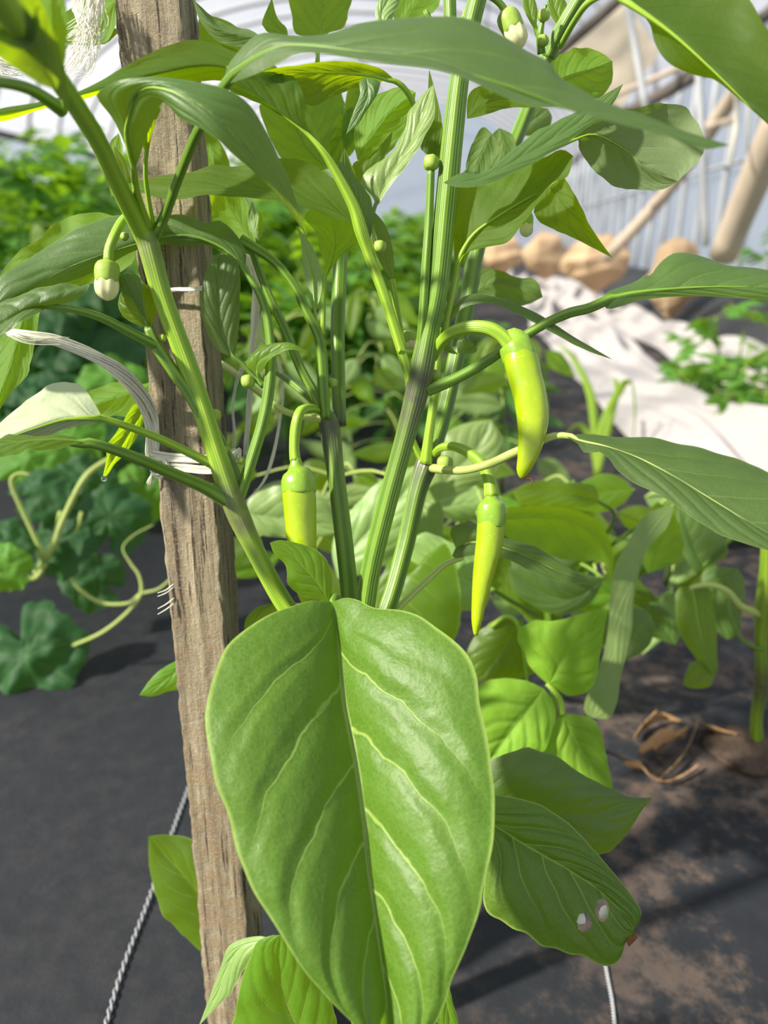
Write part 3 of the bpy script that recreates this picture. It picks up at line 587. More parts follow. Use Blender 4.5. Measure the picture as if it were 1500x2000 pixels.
L('503 730 40.7 506 706 40.5 540 686 40.2 570 676 40 604 688 40', '480 712 492 690 520 674 560 668', '512 726 525 704 560 684', mat='leaf', dl=.4, dr=-.3, N=24, pet='503 728 40.7 7 508 742 40.9 8 517 752 41 9')
# funnel leaf: underside rising, then folding over and drooping to the right (grey-green top)
L('262 335 34.6 252 290 33.6 248 230 32 262 180 30.6 330 172 29.6 405 215 29.4 465 265 30 523 345 31 600 462 33',
  '245 285 222 235 190 190 200 172 240 155 300 150 360 156 430 170 482 200 512 242 542 302 568 360', '274 302 288 262 305 225 322 200 352 232 402 256 450 296 500 340 550 392', mat='leafd', dl=.4, dr=.3, N=56, K=10, quilt=.3, bul=.05, wav=.03, petmat='stemy',
  pet='262 330 34.6 12 266 370 35.8 14 278 410 37 15 292 450 38.2 18')
L('302 208 34 290 235 34 287 262 34.6 288 300 35.4', '290 215 278 245 277 280', '318 205 305 235 292 280', mat='leaf', b=1, N=16, K=5, pet='287 290 35.4 9 284 340 36.3 9 290 390 37.3 10 298 440 38.2 12')
L('250 365 39.5 240 330 39.2 232 310 39 222 285 38.8', '238 350 228 325', '252 345 243 310', mat='leaf', N=14, K=5, pet='250 362 39.5 5 265 395 39 6 285 430 38.5 8')
# near arching big leaf and its petiole
L('438 168 31 470 128 30 510 100 29.3 565 88 28.4 700 100 27 850 118 26 950 158 25.6 1050 200 25.4 1200 235 25.2 1320 268 25 1425 283 25',
  '440 140 462 105 505 66 560 70 620 68 700 45 800 31 900 42 970 64 1030 97 1074 120 1092 145 1140 175 1192 206 1250 222 1325 252', '462 158 510 140 556 118 585 104 640 104 700 116 760 128 850 138 950 170 1030 203 1100 213 1150 226 1200 242 1300 264 1375 290',
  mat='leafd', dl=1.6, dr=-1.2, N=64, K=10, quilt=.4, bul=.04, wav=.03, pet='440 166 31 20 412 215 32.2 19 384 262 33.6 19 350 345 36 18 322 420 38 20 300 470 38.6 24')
# long tapering leaf across the stake top
L('560 165 37 480 140 36.5 400 128 36 300 146 35 200 172 33.8 140 191 33 60 212 32 -30 225 31', '540 130 465 98 385 78 325 90 250 125 200 158 140 184 70 200 0 212', '520 190 440 160 400 158 300 168 200 185 140 198 80 214 0 238', mat='leaf', b=1, dl=.8, dr=1.2, N=44, bul=.06)
L('626 290 36.8 600 258 36.5 562 228 36.2 520 198 36 470 162 35.6 440 130 35.3', '606 274 585 254 553 229 520 209 478 190 440 168', '624 272 611 246 602 210 588 178 572 152 530 132 480 120', mat='leaf', b=1, dl=.3, dr=1.0, N=36)
L('775 160 38 740 150 37.8 700 145 37.5 620 142 37.2 550 143 37 482 153 36.6', '750 138 720 126 680 120 620 122 560 130 520 138', '750 158 715 168 660 185 605 205 575 180 540 158', mat='leafk', b=1, dl=-.6, dr=.8, N=36, pet='770 158 38 10 785 168 38.2 11 800 188 38.6 11 812 215 39 10')
L('688 432 38.8 640 405 38.7 600 393 38.6 500 374 38.5 400 365 38.6 300 360 38.8 238 362 39', '690 400 668 365 625 327 590 315 540 312 450 321 410 322 370 338 320 343 280 350', '650 427 590 402 500 387 410 382 345 390 290 380', mat='leaf', b=1, dl=1.0, dr=-.4, N=44, bul=.05)
L('634 548 41.5 650 500 41.3 655 460 41.1 640 400 41', '636 525 626 490 616 455 596 425 610 405', '644 530 670 496 700 468 690 435 670 410', mat='leafy', b=1, dl=.5, dr=-.5, pet='634 545 41.5 9 632 590 41.8 9 630 655 42.1 11')
L('614 605 42.2 612 560 42 605 510 41.6 578 440 41', '600 572 592 520 588 475', '626 580 628 530 612 485 596 462', mat='leafp', b=1, N=24, pet='614 603 42.2 6 620 635 42.2 7 626 660 42.2 8')
L('716 478 38.2 708 430 38 694 380 37.8 676 330 37.6 673 288 37.4', '702 430 680 390 661 350 664 315', '724 462 730 418 722 385 700 352 688 325', mat='leafd', dl=-.3, dr=.4, N=30)
L('766 548 39.3 752 500 39 742 450 38.8 732 415 38.6', '746 520 730 480 726 440', '770 520 766 480 755 445 742 425', mat='leafd', b=1, N=20)
L('733 402 38.6 768 335 38.4 810 262 38.2 846 165 38', '728 385 705 356 730 322 767 295 789 253 797 219 822 188', '742 396 757 371 800 315 822 286 830 262 848 230 849 188', mat='leafp', dl=.4, dr=-.5, N=36, pet='733 400 38.6 8 722 440 38.5 9 712 475 38.3 10')
L('698 312 40 720 270 39.8 760 220 39.5 812 180 39.2', '692 280 694 240 716 200 750 178 785 170', '712 315 740 310 768 290 790 250 806 215', mat='leafy', b=1, dl=.4, dr=.4)
L('698 362 39 715 330 38.8 742 295 38.6 767 256 38.4', '690 345 690 320 728 298', '710 352 740 325 760 290', mat='leaf', b=1, N=20)
L('716 152 37.4 718 190 37.4 700 225 37.5 676 262 37.6', '702 160 703 185 688 225', '740 158 736 185 712 222 700 242', mat='leafd', N=20, K=6)
L('640 330 44 600 290 44 575 240 44 560 170 44', '600 335 560 318 540 295 515 240 510 200', '640 290 660 240 672 190 620 160', mat='leafy', b=1, dl=.5, dr=.5)
L('700 250 46 672 262 46 655 290 46 640 330 46', '690 210 660 230 640 270', '695 290 675 310 655 325', mat='leafy', b=1)
L('720 140 46 700 180 46 690 220 46 672 300 46', '690 150 676 190 668 250', '745 150 730 200 705 250', mat='leafy', b=1)
L('515 76 36.6 470 68 36.4 420 52 36.2 376 -4 36', '488 58 450 50 417 34 385 6', '490 92 455 90 425 80 402 58 386 30', mat='leafd', b=1, dl=.4, dr=.3)
L('620 120 44 625 70 44 628 20 44 640 -50 44', '605 75 578 68 570 30 568 -20', '640 66 672 52 684 10 688 -20', mat='leafy', b=1, pet='620 118 44 9 617 150 44.4 9 615 200 45 9')
L('562 78 42 545 55 42 525 30 42 531 -4 42', '535 72 514 52 514 36', '560 55 542 35', mat='leafy', b=1, N=16, K=5)
L('235 -10 41 200 30 41 160 60 41 108 50 41', '190 -20 140 15 115 35', '228 40 215 75 180 88 130 85', mat='leafy', b=1)
L('235 60 42 200 62 42 150 70 42', '200 45 170 50', '205 85 170 88', mat='leaf', b=1)
L('390 30 43 430 60 43 470 90 43 500 150 43', '410 30 460 50 500 90', '385 70 400 110 440 150', mat='leafy', b=1)
L('400 250 45 415 300 45 425 330 45 445 370 45', '400 280 405 320', '425 270 448 318', mat='leafy', b=1)
L('232 260 45 222 300 45 216 340 45 218 385 45', '214 280 205 320', '240 290 240 350', mat='leafy', b=1)
L('500 480 47 460 420 47 440 380 46.6 410 350 46', '452 470 420 440 412 400', '495 440 480 390 450 365', mat='leafy', b=1)
L('505 470 47 495 440 47 494 420 47 492 392 46.5', '488 450 484 420', '510 440 502 415', mat='leafp', b=1, N=16, K=5)
L('505 472 46.6 508 450 46.6 510 435 46.6 507 412 46.5', '503 445 504 430', '515 450 514 430', mat='leafy', b=1, N=14, K=5)
# left near shoot at the top-left corner
L('118 128 25.5 108 80 25 100 30 24.5 95 -60 24', '90 110 60 60 45 0', '128 100 132 50 125 0', mat='leafy', b=1, N=24, pet='118 126 25.5 14 124 170 26.5 16 130 205 28 18')
L('112 175 24 70 90 22.5 20 20 21 -50 -60 20', '70 160 0 110 -60 30', '122 120 100 50 60 -20', mat='leafd', b=1, dl=.5, dr=.3, N=24)
L('60 100 22.5 30 50 22 0 10 21.5 -60 -60 21', '20 90 -20 60', '80 60 60 0 0 -40', mat='leafd', b=1, N=24)
L('120 140 27 112 90 26.8 110 60 26.6 112 20 26', '102 110 98 70', '128 110 124 60', mat='leafy', N=20, K=6)
# --- leaves, right side ---------------------------------------------
L('1175 585 37.6 1210 575 37.4 1255 568 37.2 1350 560 36.8 1500 560 36.2 1600 566 36', '1187 570 1233 553 1263 535 1270 539 1283 520 1300 503 1327 495 1360 497 1417 515 1500 528 1560 540',
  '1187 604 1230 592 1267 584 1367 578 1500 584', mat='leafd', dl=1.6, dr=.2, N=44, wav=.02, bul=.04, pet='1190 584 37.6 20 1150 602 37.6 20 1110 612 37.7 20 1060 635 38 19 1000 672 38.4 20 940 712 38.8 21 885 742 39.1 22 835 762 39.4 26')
L('1102 850 36.6 1140 862 36.3 1200 876 36 1267 903 35.6 1333 940 35 1400 982 34.4 1500 1042 33.6 1600 1100 33', '1150 848 1200 853 1283 855 1330 868 1383 880 1450 900 1500 920 1560 950',
  '1128 866 1140 884 1158 884 1172 883 1190 895 1207 921 1240 945 1280 963 1340 1000 1400 1042 1500 1075', mat='leafd', dl=1.2, dr=-.6, N=56, K=10, wav=.02, quilt=.5, bul=.05,
  pet='1115 852 36.6 12 1080 852 36.9 15 1045 866 37.3 18 1000 886 38.2 18 950 908 39.5 17 900 919 41 16 845 915 43.4 18', petmat='vine', label='dark leaf reaching to the right edge, largest on the right')
L('890 537 38.8 917 470 38 970 425 37.4 1050 377 37 1120 305 36.6', '887 500 885 450 883 380 895 355 950 340 1000 322 1050 312 1095 292', '905 498 950 483 982 476 1020 440 1050 400 1076 360 1108 345', mat='leaf', b=1, dl=.8, dr=-.8, N=44, K=10,
  pet='890 537 38.8 16 880 590 39 15 866 660 39.3 14')
L('866 357 36 935 350 36 1000 318 36.2 1060 285 36.4 1130 240 36.6 1217 164 37', '900 338 945 338 990 300 1030 270 1090 235 1150 205 1180 185', '895 366 945 361 1030 326 1090 290 1130 262 1190 212', mat='leafd', dl=.5, dr=-.3, N=36)
L('1092 285 38 1130 270 38 1167 263 38 1207 283 38 1250 317 38 1323 355 38', '1133 248 1180 225 1233 212 1290 202 1325 204 1350 220 1370 253 1376 287 1362 317 1338 340', '1128 272 1132 293 1157 330 1177 347 1207 367 1240 370 1290 371', mat='leafg', b=1, dl=-.6, dr=.9, N=44, K=10,
  pet='1095 284 38 9 1060 300 38.2 9 1000 350 38.6 10 940 430 39 11 900 520 39.5 12', label='round pale-backed leaf beside the timber brace')
L('1062 348 39.5 1090 385 39.4 1130 430 39.2 1197 504 39', '1045 400 1046 425 1073 444 1127 468 1160 485', '1098 344 1133 400 1150 436 1175 475', mat='leaf', b=1, dl=.4, dr=-.5)
L('1085 165 41 1120 150 41 1160 135 41 1196 120 41', '1075 130 1090 108 1120 97 1155 94 1182 108', '1110 185 1140 195 1170 192 1195 160', mat='leafy', b=1)
L('912 232 40 950 200 40 1010 192 40 1115 206 40', '914 190 935 168 980 166 1050 182', '935 228 990 212 1060 209', mat='leaf', b=1)
L('1010 262 50 1035 240 50 1055 225 50 1070 212 50', '1015 225 1040 208', '1035 265 1070 250 1078 230', mat='leafd')
L('925 575 48 960 555 48 1000 555 48 1060 580 48', '928 530 943 522 975 528 1010 542 1046 546', '950 582 1000 598 1032 594', mat='leafd', b=1)
L('868 640 39.2 884 606 39 908 590 38.8 945 584 38.6 1000 598 38.4 1050 620 38.2 1110 655 38 1196 702 38', '872 620 890 592 906 579 930 573 954 577 997 590 1050 613 1073 627 1125 662', '878 632 900 604 930 594 960 594 1010 612 1060 640 1100 662 1150 686', mat='leafd', dl=.5, dr=-.3, N=44, K=7)
L('895 690 42.5 915 680 42.5 930 672 42.4 918 664 42.3', '892 668 905 662', '925 690 932 680', mat='leafd', N=16, K=5)
L('895 692 43 870 680 43 862 660 43 850 648 43', '870 665 868 650', '880 690 862 680', mat='leafd', N=14, K=5)
L('1195 -18 31 1230 10 30.6 1287 45 30.3 1345 95 30 1400 145 29.8 1440 187 29.6 1500 242 29.4 1580 320 29', '1205 0 1247 22 1270 50 1277 77 1290 106 1313 128 1353 145 1393 155 1430 182 1490 234',
  '1260 -70 1350 -80 1420 -45 1460 0 1482 28 1500 58 1560 140 1600 240', mat='leafk', b=1, dl=.9, dr=-.5, N=56, K=11, quilt=.9, pet='1195 -16 31 16 1150 5 33 13 1120 45 36 12 1095 90 39 12', label='large backlit leaf in the upper right corner')
L('780 60 44 800 20 44 830 -20 44 860 -60 44', '770 40 775 0', '840 30 860 0', mat='leafy', b=1)
L('755 60 43 745 30 43 760 0 43 790 -30 43', '735 40 740 0', '765 40 780 5', mat='leafp')
L('845 240 40 835 270 40 840 290 40 845 310 40', '825 260 822 290', '858 270 862 300', mat='leafd')
L('848 330 39.6 850 280 39.6 846 220 39.6 838 135 39.6', '835 300 838 250 836 190', '866 290 862 230 848 170', mat='leaf', b=1, N=24, K=6)
L('960 260 43 945 290 43 930 330 43 925 380 43', '940 250 915 300 910 350', '975 290 955 330 935 370', mat='leafd', b=1)
L('975 250 45 985 290 45 970 330 45 950 370 45', '958 270 955 320', '1005 270 1000 330', mat='leafd', b=1)
L('1030 320 48 1000 340 48 960 360 48 900 380 48', '1010 290 950 310 900 340', '1010 370 960 400 920 420', mat='leafd', b=1)
L('1045 60 37.5 1035 20 37.4 1030 -10 37.3 1025 -50 37.2', '1028 30 1020 0', '1050 30 1045 0', mat='leaf', N=14, K=5)
L('1100 50 40 1085 20 40 1080 -5 40 1080 -40 40', '1085 45 1068 10', '1108 30 1104 0', mat='leaf', N=14, K=5)
# --- lower leaves -------------------------------------------------
big = L('650 1176 37.5 661 1260 36.3 672 1370 35 684 1430 34.4 697 1500 33.7 707 1570 33 718 1680 32.2 728 1760 31.6 745 1880 30.8 755 1960 30.4 762 2110 29.8',
  '610 1173 567 1185 523 1202 480 1228 445 1258 428 1289 411 1341 404 1393 406 1453 419 1523 443 1583 458 1648 484 1718 515 1774 545 1820 590 1890 640 1950 700 2010 735 2060',
  '671 1168 697 1171 731 1187 783 1193 827 1206 870 1237 905 1276 931 1323 938 1375 950 1427 959 1488 967 1566 965 1627 948 1713 935 1778 915 1840 885 1910 870 1960 830 2030 790 2080',
  mat='big', dl=-2.7, dr=-2.0, edg=.02, N=110, K=30, bul=.13, wav=.02, quilt=.42, label='broadest leaf, hanging at the bottom centre with pale yellow veins', pet='650 1178 37.5 14 655 1165 38.2 13 668 1180 40 13 690 1240 41.5 16')
L('642 1177 39.5 622 1142 39.3 592 1106 39 562 1078 38.8 527 1060 38.6', '614 1170 590 1164 563 1142 558 1105 536 1082', '648 1155 647 1120 630 1083 590 1063 548 1055', mat='leaf', dl=.3, dr=.3, N=36)
L('900 1575 40 965 1612 39.6 1030 1652 39.2 1110 1698 38.8 1175 1742 38.4 1232 1802 38 1238 1818 37.9', '930 1550 970 1552 1010 1559 1060 1574 1110 1608 1150 1648 1190 1694 1230 1744 1252 1778 1248 1800', '905 1640 944 1700 946 1770 975 1796 1025 1826 1080 1853 1140 1871 1188 1886 1212 1870 1222 1840 1236 1825',
  mat='big', dl=.5, dr=-.3, N=150, K=50, wav=.02, quilt=.5, holes=[(1141, 1802, 14, 20), (1176, 1778, 14, 22)], label='glossy leaf with two eaten holes')
L('900 1560 43 1000 1570 42.8 1100 1590 42.5 1190 1585 42.2 1274 1558 42', '930 1510 965 1480 1000 1467 1040 1464 1090 1479 1140 1513 1200 1544 1232 1557', '950 1620 1020 1660 1100 1675 1180 1670 1202 1655 1230 1620 1252 1585', mat='leafd', dl=.4, dr=.3, N=36)
L('450 1880 58 410 1780 57.5 360 1710 57 322 1670 57 290 1634 56.5', '430 1700 400 1665 370 1638 320 1630', '400 1860 370 1840 340 1810 305 1755 292 1690', mat='leaf', dl=-.2, dr=.3)
L('400 1290 52 360 1300 51.5 320 1330 51 272 1358 50.5', '370 1282 330 1298 298 1322', '380 1340 330 1350 300 1360', mat='leafy', dl=.2, dr=.2)
L('640 2100 37 600 2040 36.5 560 1960 36 545 1890 35.6 548 1826 35.2', '660 2010 640 1940 610 1880 580 1840', '560 2090 450 2080 457 1990 470 1920 500 1845 525 1828', mat='leafy', dl=.3, dr=-.3, N=36, K=12, quilt=1.0)
L('530 1836 36.5 495 1840 36.8 465 1855 37 438 1900 37.4 425 1940 37.6 388 2004 38', '510 1828 470 1835 442 1855 425 1905', '515 1860 475 1895 455 1935 430 1960', mat='leafp', dl=.3, dr=-.3, N=24)
L('830 1880 40 860 1930 40 875 1970 40 885 2040 40', '830 1930 850 1990', '870 1910 885 1960 895 2000', mat='leafy')
L('480 1240 47 530 1205 47 580 1185 47 640 1180 47', '478 1215 500 1188 545 1178', '500 1250 560 1225 610 1200', mat='leaf')
L('890 1070 46 930 1058 46 985 1070 46 1040 1092 46 1100 1120 46 1166 1143 46', '880 1035 910 1020 940 1032 985 1050 1040 1066 1105 1104', '885 1090 930 1085 985 1090 1050 1122 1110 1138', mat='leafd', dl=.3, dr=-.3, N=36,
  pet='905 1088 46 10 870 1102 46 12 830 1138 45.5 13 775 1192 44.5 14 730 1260 43.5 14', petmat='vine')
# --- flower buds ----------------------------------------------------
def bud(parent, stalk, cx, cy, d, wpx, hpx, ang=0, open_=0.55, mat='stemy'):
    k = d / 100 / F; c = P(cx, cy, d); dn = (-UP * math.cos(ang) + RT * math.sin(ang))
    o = None
    pr = [(0, .12), (.1, .42), (.25, .5), (.42, .49), (.55, .46), (.6, .4)]
    pts = [(c + dn * ((t - .5) * hpx * k), r * wpx * k) for t, r in pr]
    o = tube('flower_bud', pts, M['budcap'], parent, seg=20, ridge=.04, nr=6, n=14)
    pr = [(.42, .30), (.5, .43), (.65, .47), (.82, .42), (.93, .27), (1.0, .05)]
    tube('petals', [(c + dn * ((t - .5) * hpx * k), r * wpx * k) for t, r in pr], M['petal'], o, seg=36, ridge=.07, nr=7, n=16)
    if stalk: tube('stalk', pxpts(stalk), M[mat], o, ridge=.06, n=20)
    return o
bud(plant, '290 455 38.8 10 286 424 38.9 12 268 414 38.9 14 252 420 38.4 15 236 436 37.9 17 221 466 37.6 18 213 490 37.6 19 212 515 37.6 20', 209, 547, 37.6, 48, 80)
bud(plant, '905 40 37.4 13 920 12 37.2 13 950 -8 37 13 975 6 37 13 988 24 37 14', 1002, 56, 37, 44, 82, .42)
bud(plant, '1040 370 41 7 1034 400 41 8 1029 420 41 9', 1028, 438, 41, 27, 50)
bud(plant, '806 690 39.6 11 790 687 39.2 11 778 684 39 11', 794, 668, 40.6, 34, 44, .3)
for x, y, d, r_ in ((484, 745, 40.9, 13), (842, 318, 37.5, 15), (418, 812, 41, 13), (650, 748, 43, 9), (848, 735, 40, 13), (868, 905, 43, 15), (318, 660, 39.2, 8), (243, 462, 38.4, 8), (742, 482, 38.2, 12), (1062, 30, 38.2, 11), (862, 598, 41, 12), (440, 880, 41.2, 10), (1060, 80, 38.6, 11), (470, 900, 41, 7)):
    k = d / 100 / F
    o = tube('flower_bud', [(P(x, y - r_, d), r_ * .3 * k), (P(x, y - r_ * .7, d), r_ * .85 * k), (P(x, y, d), r_ * k), (P(x, y + r_ * .7, d), r_ * .8 * k), (P(x, y + r_, d), r_ * .3 * k)], M['budcap'], plant, seg=14, ridge=.12, nr=5, n=12)
# --- chili pods ---------------------------------------------------------
def pod(body, calyx, stalk, tip=None):
    pts = pxpts(body); n_ = len(pts)
    o = tube('chili_pod', pts, M['fruit'], plant, seg=32, n=60, tints=[min(1, i / (n_ * .5)) for i in range(n_)], lump=.05, ridge=.012, nr=3, seed=body.__len__())
    tube('calyx', pxpts(calyx), M['cap'], o, seg=28, n=24, ridge=.02, nr=5)
    tube('stalk', pxpts(stalk), M['stemy'], o, seg=18, n=30, ridge=.04)
    if tip: tube('blossom_tip', pxpts(tip), M['brown'], o, seg=6, n=14)
pod('582 922 41.2 40 583 940 41.2 62 583 960 41.2 66 585 1000 41.2 64 588 1050 41.2 59 593 1100 41.3 52 599 1150 41.4 42 605 1185 41.5 24 608 1205 41.5 4',
    '578 895 41.2 19 579 912 41.2 30 581 922 41.2 52 582 936 41.2 65 583 950 41.2 68.5 583 962 41.2 67.5 583 964 41.2 62', '628 806 43.4 14 612 798 42.4 17 592 800 41.5 19 583 812 41.2 20 577 840 41.2 21 575 875 41.2 20 577 900 41.2 22')
pod('1000 672 37 30 1008 684 37 56 1016 705 36.9 66 1026 740 36.8 65 1036 780 36.7 64 1040 820 36.7 60 1037 860 36.7 50 1029 895 36.7 38 1021 920 36.8 26 1019 934 36.8 8',
    '992 665 37 26 999 663 37 48 1005 672 37 63 1011 686 37 67.5 1015 697 37 68.5 1017 703 37 64', '845 700 39.5 18 862 668 38.8 22 885 648 38 24 920 639 37.4 26 955 642 37 27 980 656 36.9 28 996 674 36.9 30',
    '1020 928 36.8 7 1026 934 36.8 5 1036 935 36.8 3 1040 940 36.8 3 1036 948 36.8 2.5')
pod('960 996 41 32 960 1008 41 50 959 1024 41 55 955 1060 41 52 948 1100 41 46 941 1140 41 38 935 1180 41 28 931 1215 41 20 929 1240 41.1 8',
    '960 962 41 22 960 975 41 32 960 984 41 52 960 1000 41 58 960 1016 41 57 959 1028 41 53', '848 888 43.5 14 860 875 42.6 15 885 872 42 18 915 884 41.6 21 940 905 41.3 23 955 935 41.1 24 960 970 41 28')
# withered bit and membranes on the eaten leaf
tube('withered_tip', pxpts('1222 1838 38 18 1232 1832 38 14 1242 1826 38 8'), M['brown'], plant, lump=.6)
for x, y, w_, h_ in ((1135, 1795, 9, 13), (1179, 1782, 9, 16)):
    V = [P(x + math.cos(a / 8 * 2 * math.pi) * w_ * (1 + .3 * math.sin(a * 2.3)), y + math.sin(a / 8 * 2 * math.pi) * h_ * (1 + .25 * math.cos(a * 1.7)), 38.3) for a in range(8)]
    V += [v + FW * 0.0004 for v in V]
    obj('dry_membrane', V, [tuple(range(8)), tuple(range(15, 7, -1))] + [(i, 8 + i, 8 + (i + 1) % 8, (i + 1) % 8) for i in range(8)], M['membrane'], plant, smooth=False)
# ================================================================ WOODEN STAKE
def strip3(x0, x1, d0, d1, y0=-60, y1=2060): return P(x0, y0, d0), P(x1, y1, d1)
fl = strip3(213, 410, 38.6, 51.5); fr = strip3(350, 500, 38.3, 51.0); br = strip3(381, 531, 41.0, 54.0); bl = (fl[0] + (br[0] - fr[0]), fl[1] + (br[1] - fr[1]))
V = []; UVs = []; Fc = []; NL = 520; cols = []
corners = [fl, fr, br, bl]; segs = [30, 8, 20, 8]
def sideval(t):
    out = []
    for c in range(4):
        A = corners[c][0].lerp(corners[c][1], t); B_ = corners[(c + 1) % 4][0].lerp(corners[(c + 1) % 4][1], t)
        for s in range(segs[c]): out.append((A.lerp(B_, s / segs[c]), c, s / segs[c]))
    return out
Lz = (fl[1] - fl[0]).length; ctr0 = sum((c[0] for c in corners), Vector()) / 4; ctr1 = sum((c[1] for c in corners), Vector()) / 4
for i in range(NL + 1):
    t = -0.12 + 1.24 * i / NL; cen = ctr0.lerp(ctr1, t); acc = 0
    for (p, c, s) in sideval(t):
        n_ = (p - cen); n_.normalize()
        y = t * Lz; ed = min(s, 1 - s) * (1 if c in (0, 2) else .5)
        g1 = noise.noise(Vector((c * 5 + s * 9, y * 9, 0))); g2 = noise.noise(Vector((c * 5 + s * 26, y * 130, 2))); g3 = noise.noise(Vector((p.x * 60, p.z * 22, 7)))
        rnd_e = -0.0012 * max(0, 1 - ed * 14) + (0.0016 * noise.noise(Vector((y * 40, c, 1))) + .0009 * noise.noise(Vector((y * 160, c, 4)))) * max(0, 1 - ed * 5)
        V.append(p + n_ * (0.0007 * g1 + 0.0005 * g2 + 0.0007 * g3 + rnd_e)); UVs.append((c * 0.06 + s * 0.05 * (1 if c in (0, 2) else .5), y))
W = sum(segs)
for i in range(NL):
    for k in range(W): Fc.append((i * W + k, i * W + (k + 1) % W, (i + 1) * W + (k + 1) % W, (i + 1) * W + k))
Fc.append(tuple(range(W - 1, -1, -1))); Fc.append(tuple(range(NL * W, (NL + 1) * W)))
stake = recenter(tag(obj('wooden_stake', V, Fc, M['wood'], None, UVs), 'rough weathered wooden stake standing left of the front pepper plant', 'stake'))
# ================================================================ RAFFIA TIES
def strands(mb, s, n, spread, r, seed, wob=.3, taper=False):
    rnd = random.Random(seed); base = pxpts(s)
    for j in range(n):
        a = rnd.uniform(0, 6.28); q = rnd.random() ** .5; pts = []
        for i, (p, w_) in enumerate(base):
            off = (RT * math.cos(a + i * wob) + UP * math.sin(a + i * wob) * .9 + FW * math.sin(a * 2 + i) * .25) * (w_ * spread * q)
            pts.append((p + off, r * rnd.uniform(.7, 1.3) * (0.5 if taper and i == len(base) - 1 else 1)))
        v, f, u, c = tube_geo(pts, seg=5, n=(len(pts) - 1) * 5 + 1); mb.add(v, f, u, c)
mb = MB()
strands(mb, '18 648 37.5 14 60 655 37.6 18 110 665 38 22 180 692 39 26 230 722 40 30 270 765 41.4 30 292 810 42.6 30 298 850 43 28 297 885 43.2 26 303 915 43.4 22', 46, 1.0, .00042, 3)
strands(mb, '298 890 43.0 22 340 895 42.9 20 400 897 42.8 18 440 893 43 18 463 880 44 16', 22, 1.0, .00038, 4)
strands(mb, '310 918 43.2 12 340 912 43 16 400 918 42.9 16 440 915 43 15 460 905 44 12 466 880 46 10', 22, 1.0, .00038, 5)
strands(mb, '296 905 43.3 16 305 925 43 18 318 920 42.8 18 322 905 42.9 16 308 900 43.2 16', 16, 1.1, .0005, 6, 1.2)
strands(mb, '300 925 43.3 10 292 945 43.5 9 300 940 43.6 8', 6, 1.2, .0003, 8, 1.2)
strands(mb, '20 650 37.5 12 60 664 37.4 14 130 664 38 16', 6, 1.6, .0002, 9)
tw = mb.build('raffia_tie', M['raffia']); recenter(tag(tw, 'white raffia tie knotted low around the stake, its loose end arching to the left', 'tie', 'white raffia ties on the wooden stake'))
mb = MB()
strands(mb, '262 580 41.8 9 290 575 41.2 9 335 566 40.7 9 365 566 40.5 9 400 563 40.5 10 430 565 41 10', 20, 1.0, .0003, 12, 1.1)
recenter(tag(mb.build('raffia_tie', M['raffia']), 'thin twisted white raffia tie around the middle of the stake', 'tie', 'white raffia ties on the wooden stake'))
mb = MB(); rnd = random.Random(8)
for j in range(95):
    x0 = rnd.uniform(150, 205); bend = rnd.gauss(0, 1); x1 = rnd.uniform(112, 185); y1 = rnd.uniform(60, 165) - (x1 - 112) * .2
    d = rnd.uniform(37, 39.5)
    s = [(P(x0, -30, d), .00022), (P(x0 - 6 + bend * 4, 15, d), .00022), (P((x0 + x1) / 2 + 8 + bend * 5, (y1) * .55, d), .0002), (P(x1 + rnd.uniform(-3, 8), y1 - 6, d), .00016), (P(x1 - rnd.uniform(2, 14), y1 + rnd.uniform(-6, 8), d), .00010)]
    v, f, u, c = tube_geo(s, seg=5, n=13); mb.add(v, f, u, c)
recenter(tag(mb.build('raffia_tuft', M['raffia']), 'frayed tuft of white raffia hanging at the top of the stake', 'tuft', 'frayed raffia tufts'))
mb = MB()
for j in range(50):
    y0 = rnd.uniform(95, 145); d = rnd.uniform(36, 38); x1 = rnd.uniform(30, 65)
    s = [(P(x1, y0 + rnd.uniform(0, 22), d), .0001), (P(x1 - 30, y0 + 8, d), .0002), (P(-5, y0 + rnd.uniform(-10, 6), d), .00022), (P(-40, y0 - 15, d), .00022)]
    v, f, u, c = tube_geo(s, seg=5, n=9); mb.add(v, f, u, c)
recenter(tag(mb.build('raffia_tuft', M['raffia']), 'frayed tuft of white raffia poking in from the left edge behind the near stem', 'tuft', 'frayed raffia tufts'))
mb = MB()
v, f, u, c = tube_geo(pxpts('470 500 46 20 492 512 46 26 500 545 46 26 499 600 46.2 22 495 650 46.4 18 492 710 46.5 22 490 760 46.5 20 484 830 46.6 16 478 890 46.8 10'), seg=10, n=40, flat=.2, lump=.4); mb.add(v, f, u, c)
strands(mb, '492 520 46 16 503 600 46 18 494 700 46.3 16 480 880 46.6 8', 10, 1.0, .0003, 21)
recenter(tag(mb.build('raffia_strip', M['raffia']), 'flat white raffia strip hanging right of the stake behind the arching petiole', 'strip'))
mb = MB()
strands(mb, '508 660 46 10 540 700 45.8 8 552 760 45.6 6 545 830 45.5 6 530 900 45.3 7 512 945 45.1 6 480 978 45 4', 9, .9, .00022, 23)
strands(mb, '505 690 46 8 470 725 46 12 455 790 46 8 458 850 46.2 8 452 900 46.4 8', 9, 1.0, .00018, 24)
recenter(tag(mb.build('raffia_fibre', M['raffia']), 'loose thin white fibres curling beside the hanging raffia strip', 'fibre'))
mb = MB()
for y in (1152, 1158, 1180, 1190):
    v, f, u, c = tube_geo([(P(340, y - 12, 45), .0004), (P(325, y, 44.8), .0004), (P(308, y + 6 + (y - 1150) * .1, 44.6), .0002)], seg=5); mb.add(v, f, u, c)
recenter(tag(mb.build('raffia_end', M['raffia']), 'tiny white raffia ends sticking out behind the left edge of the stake', 'fibre'))
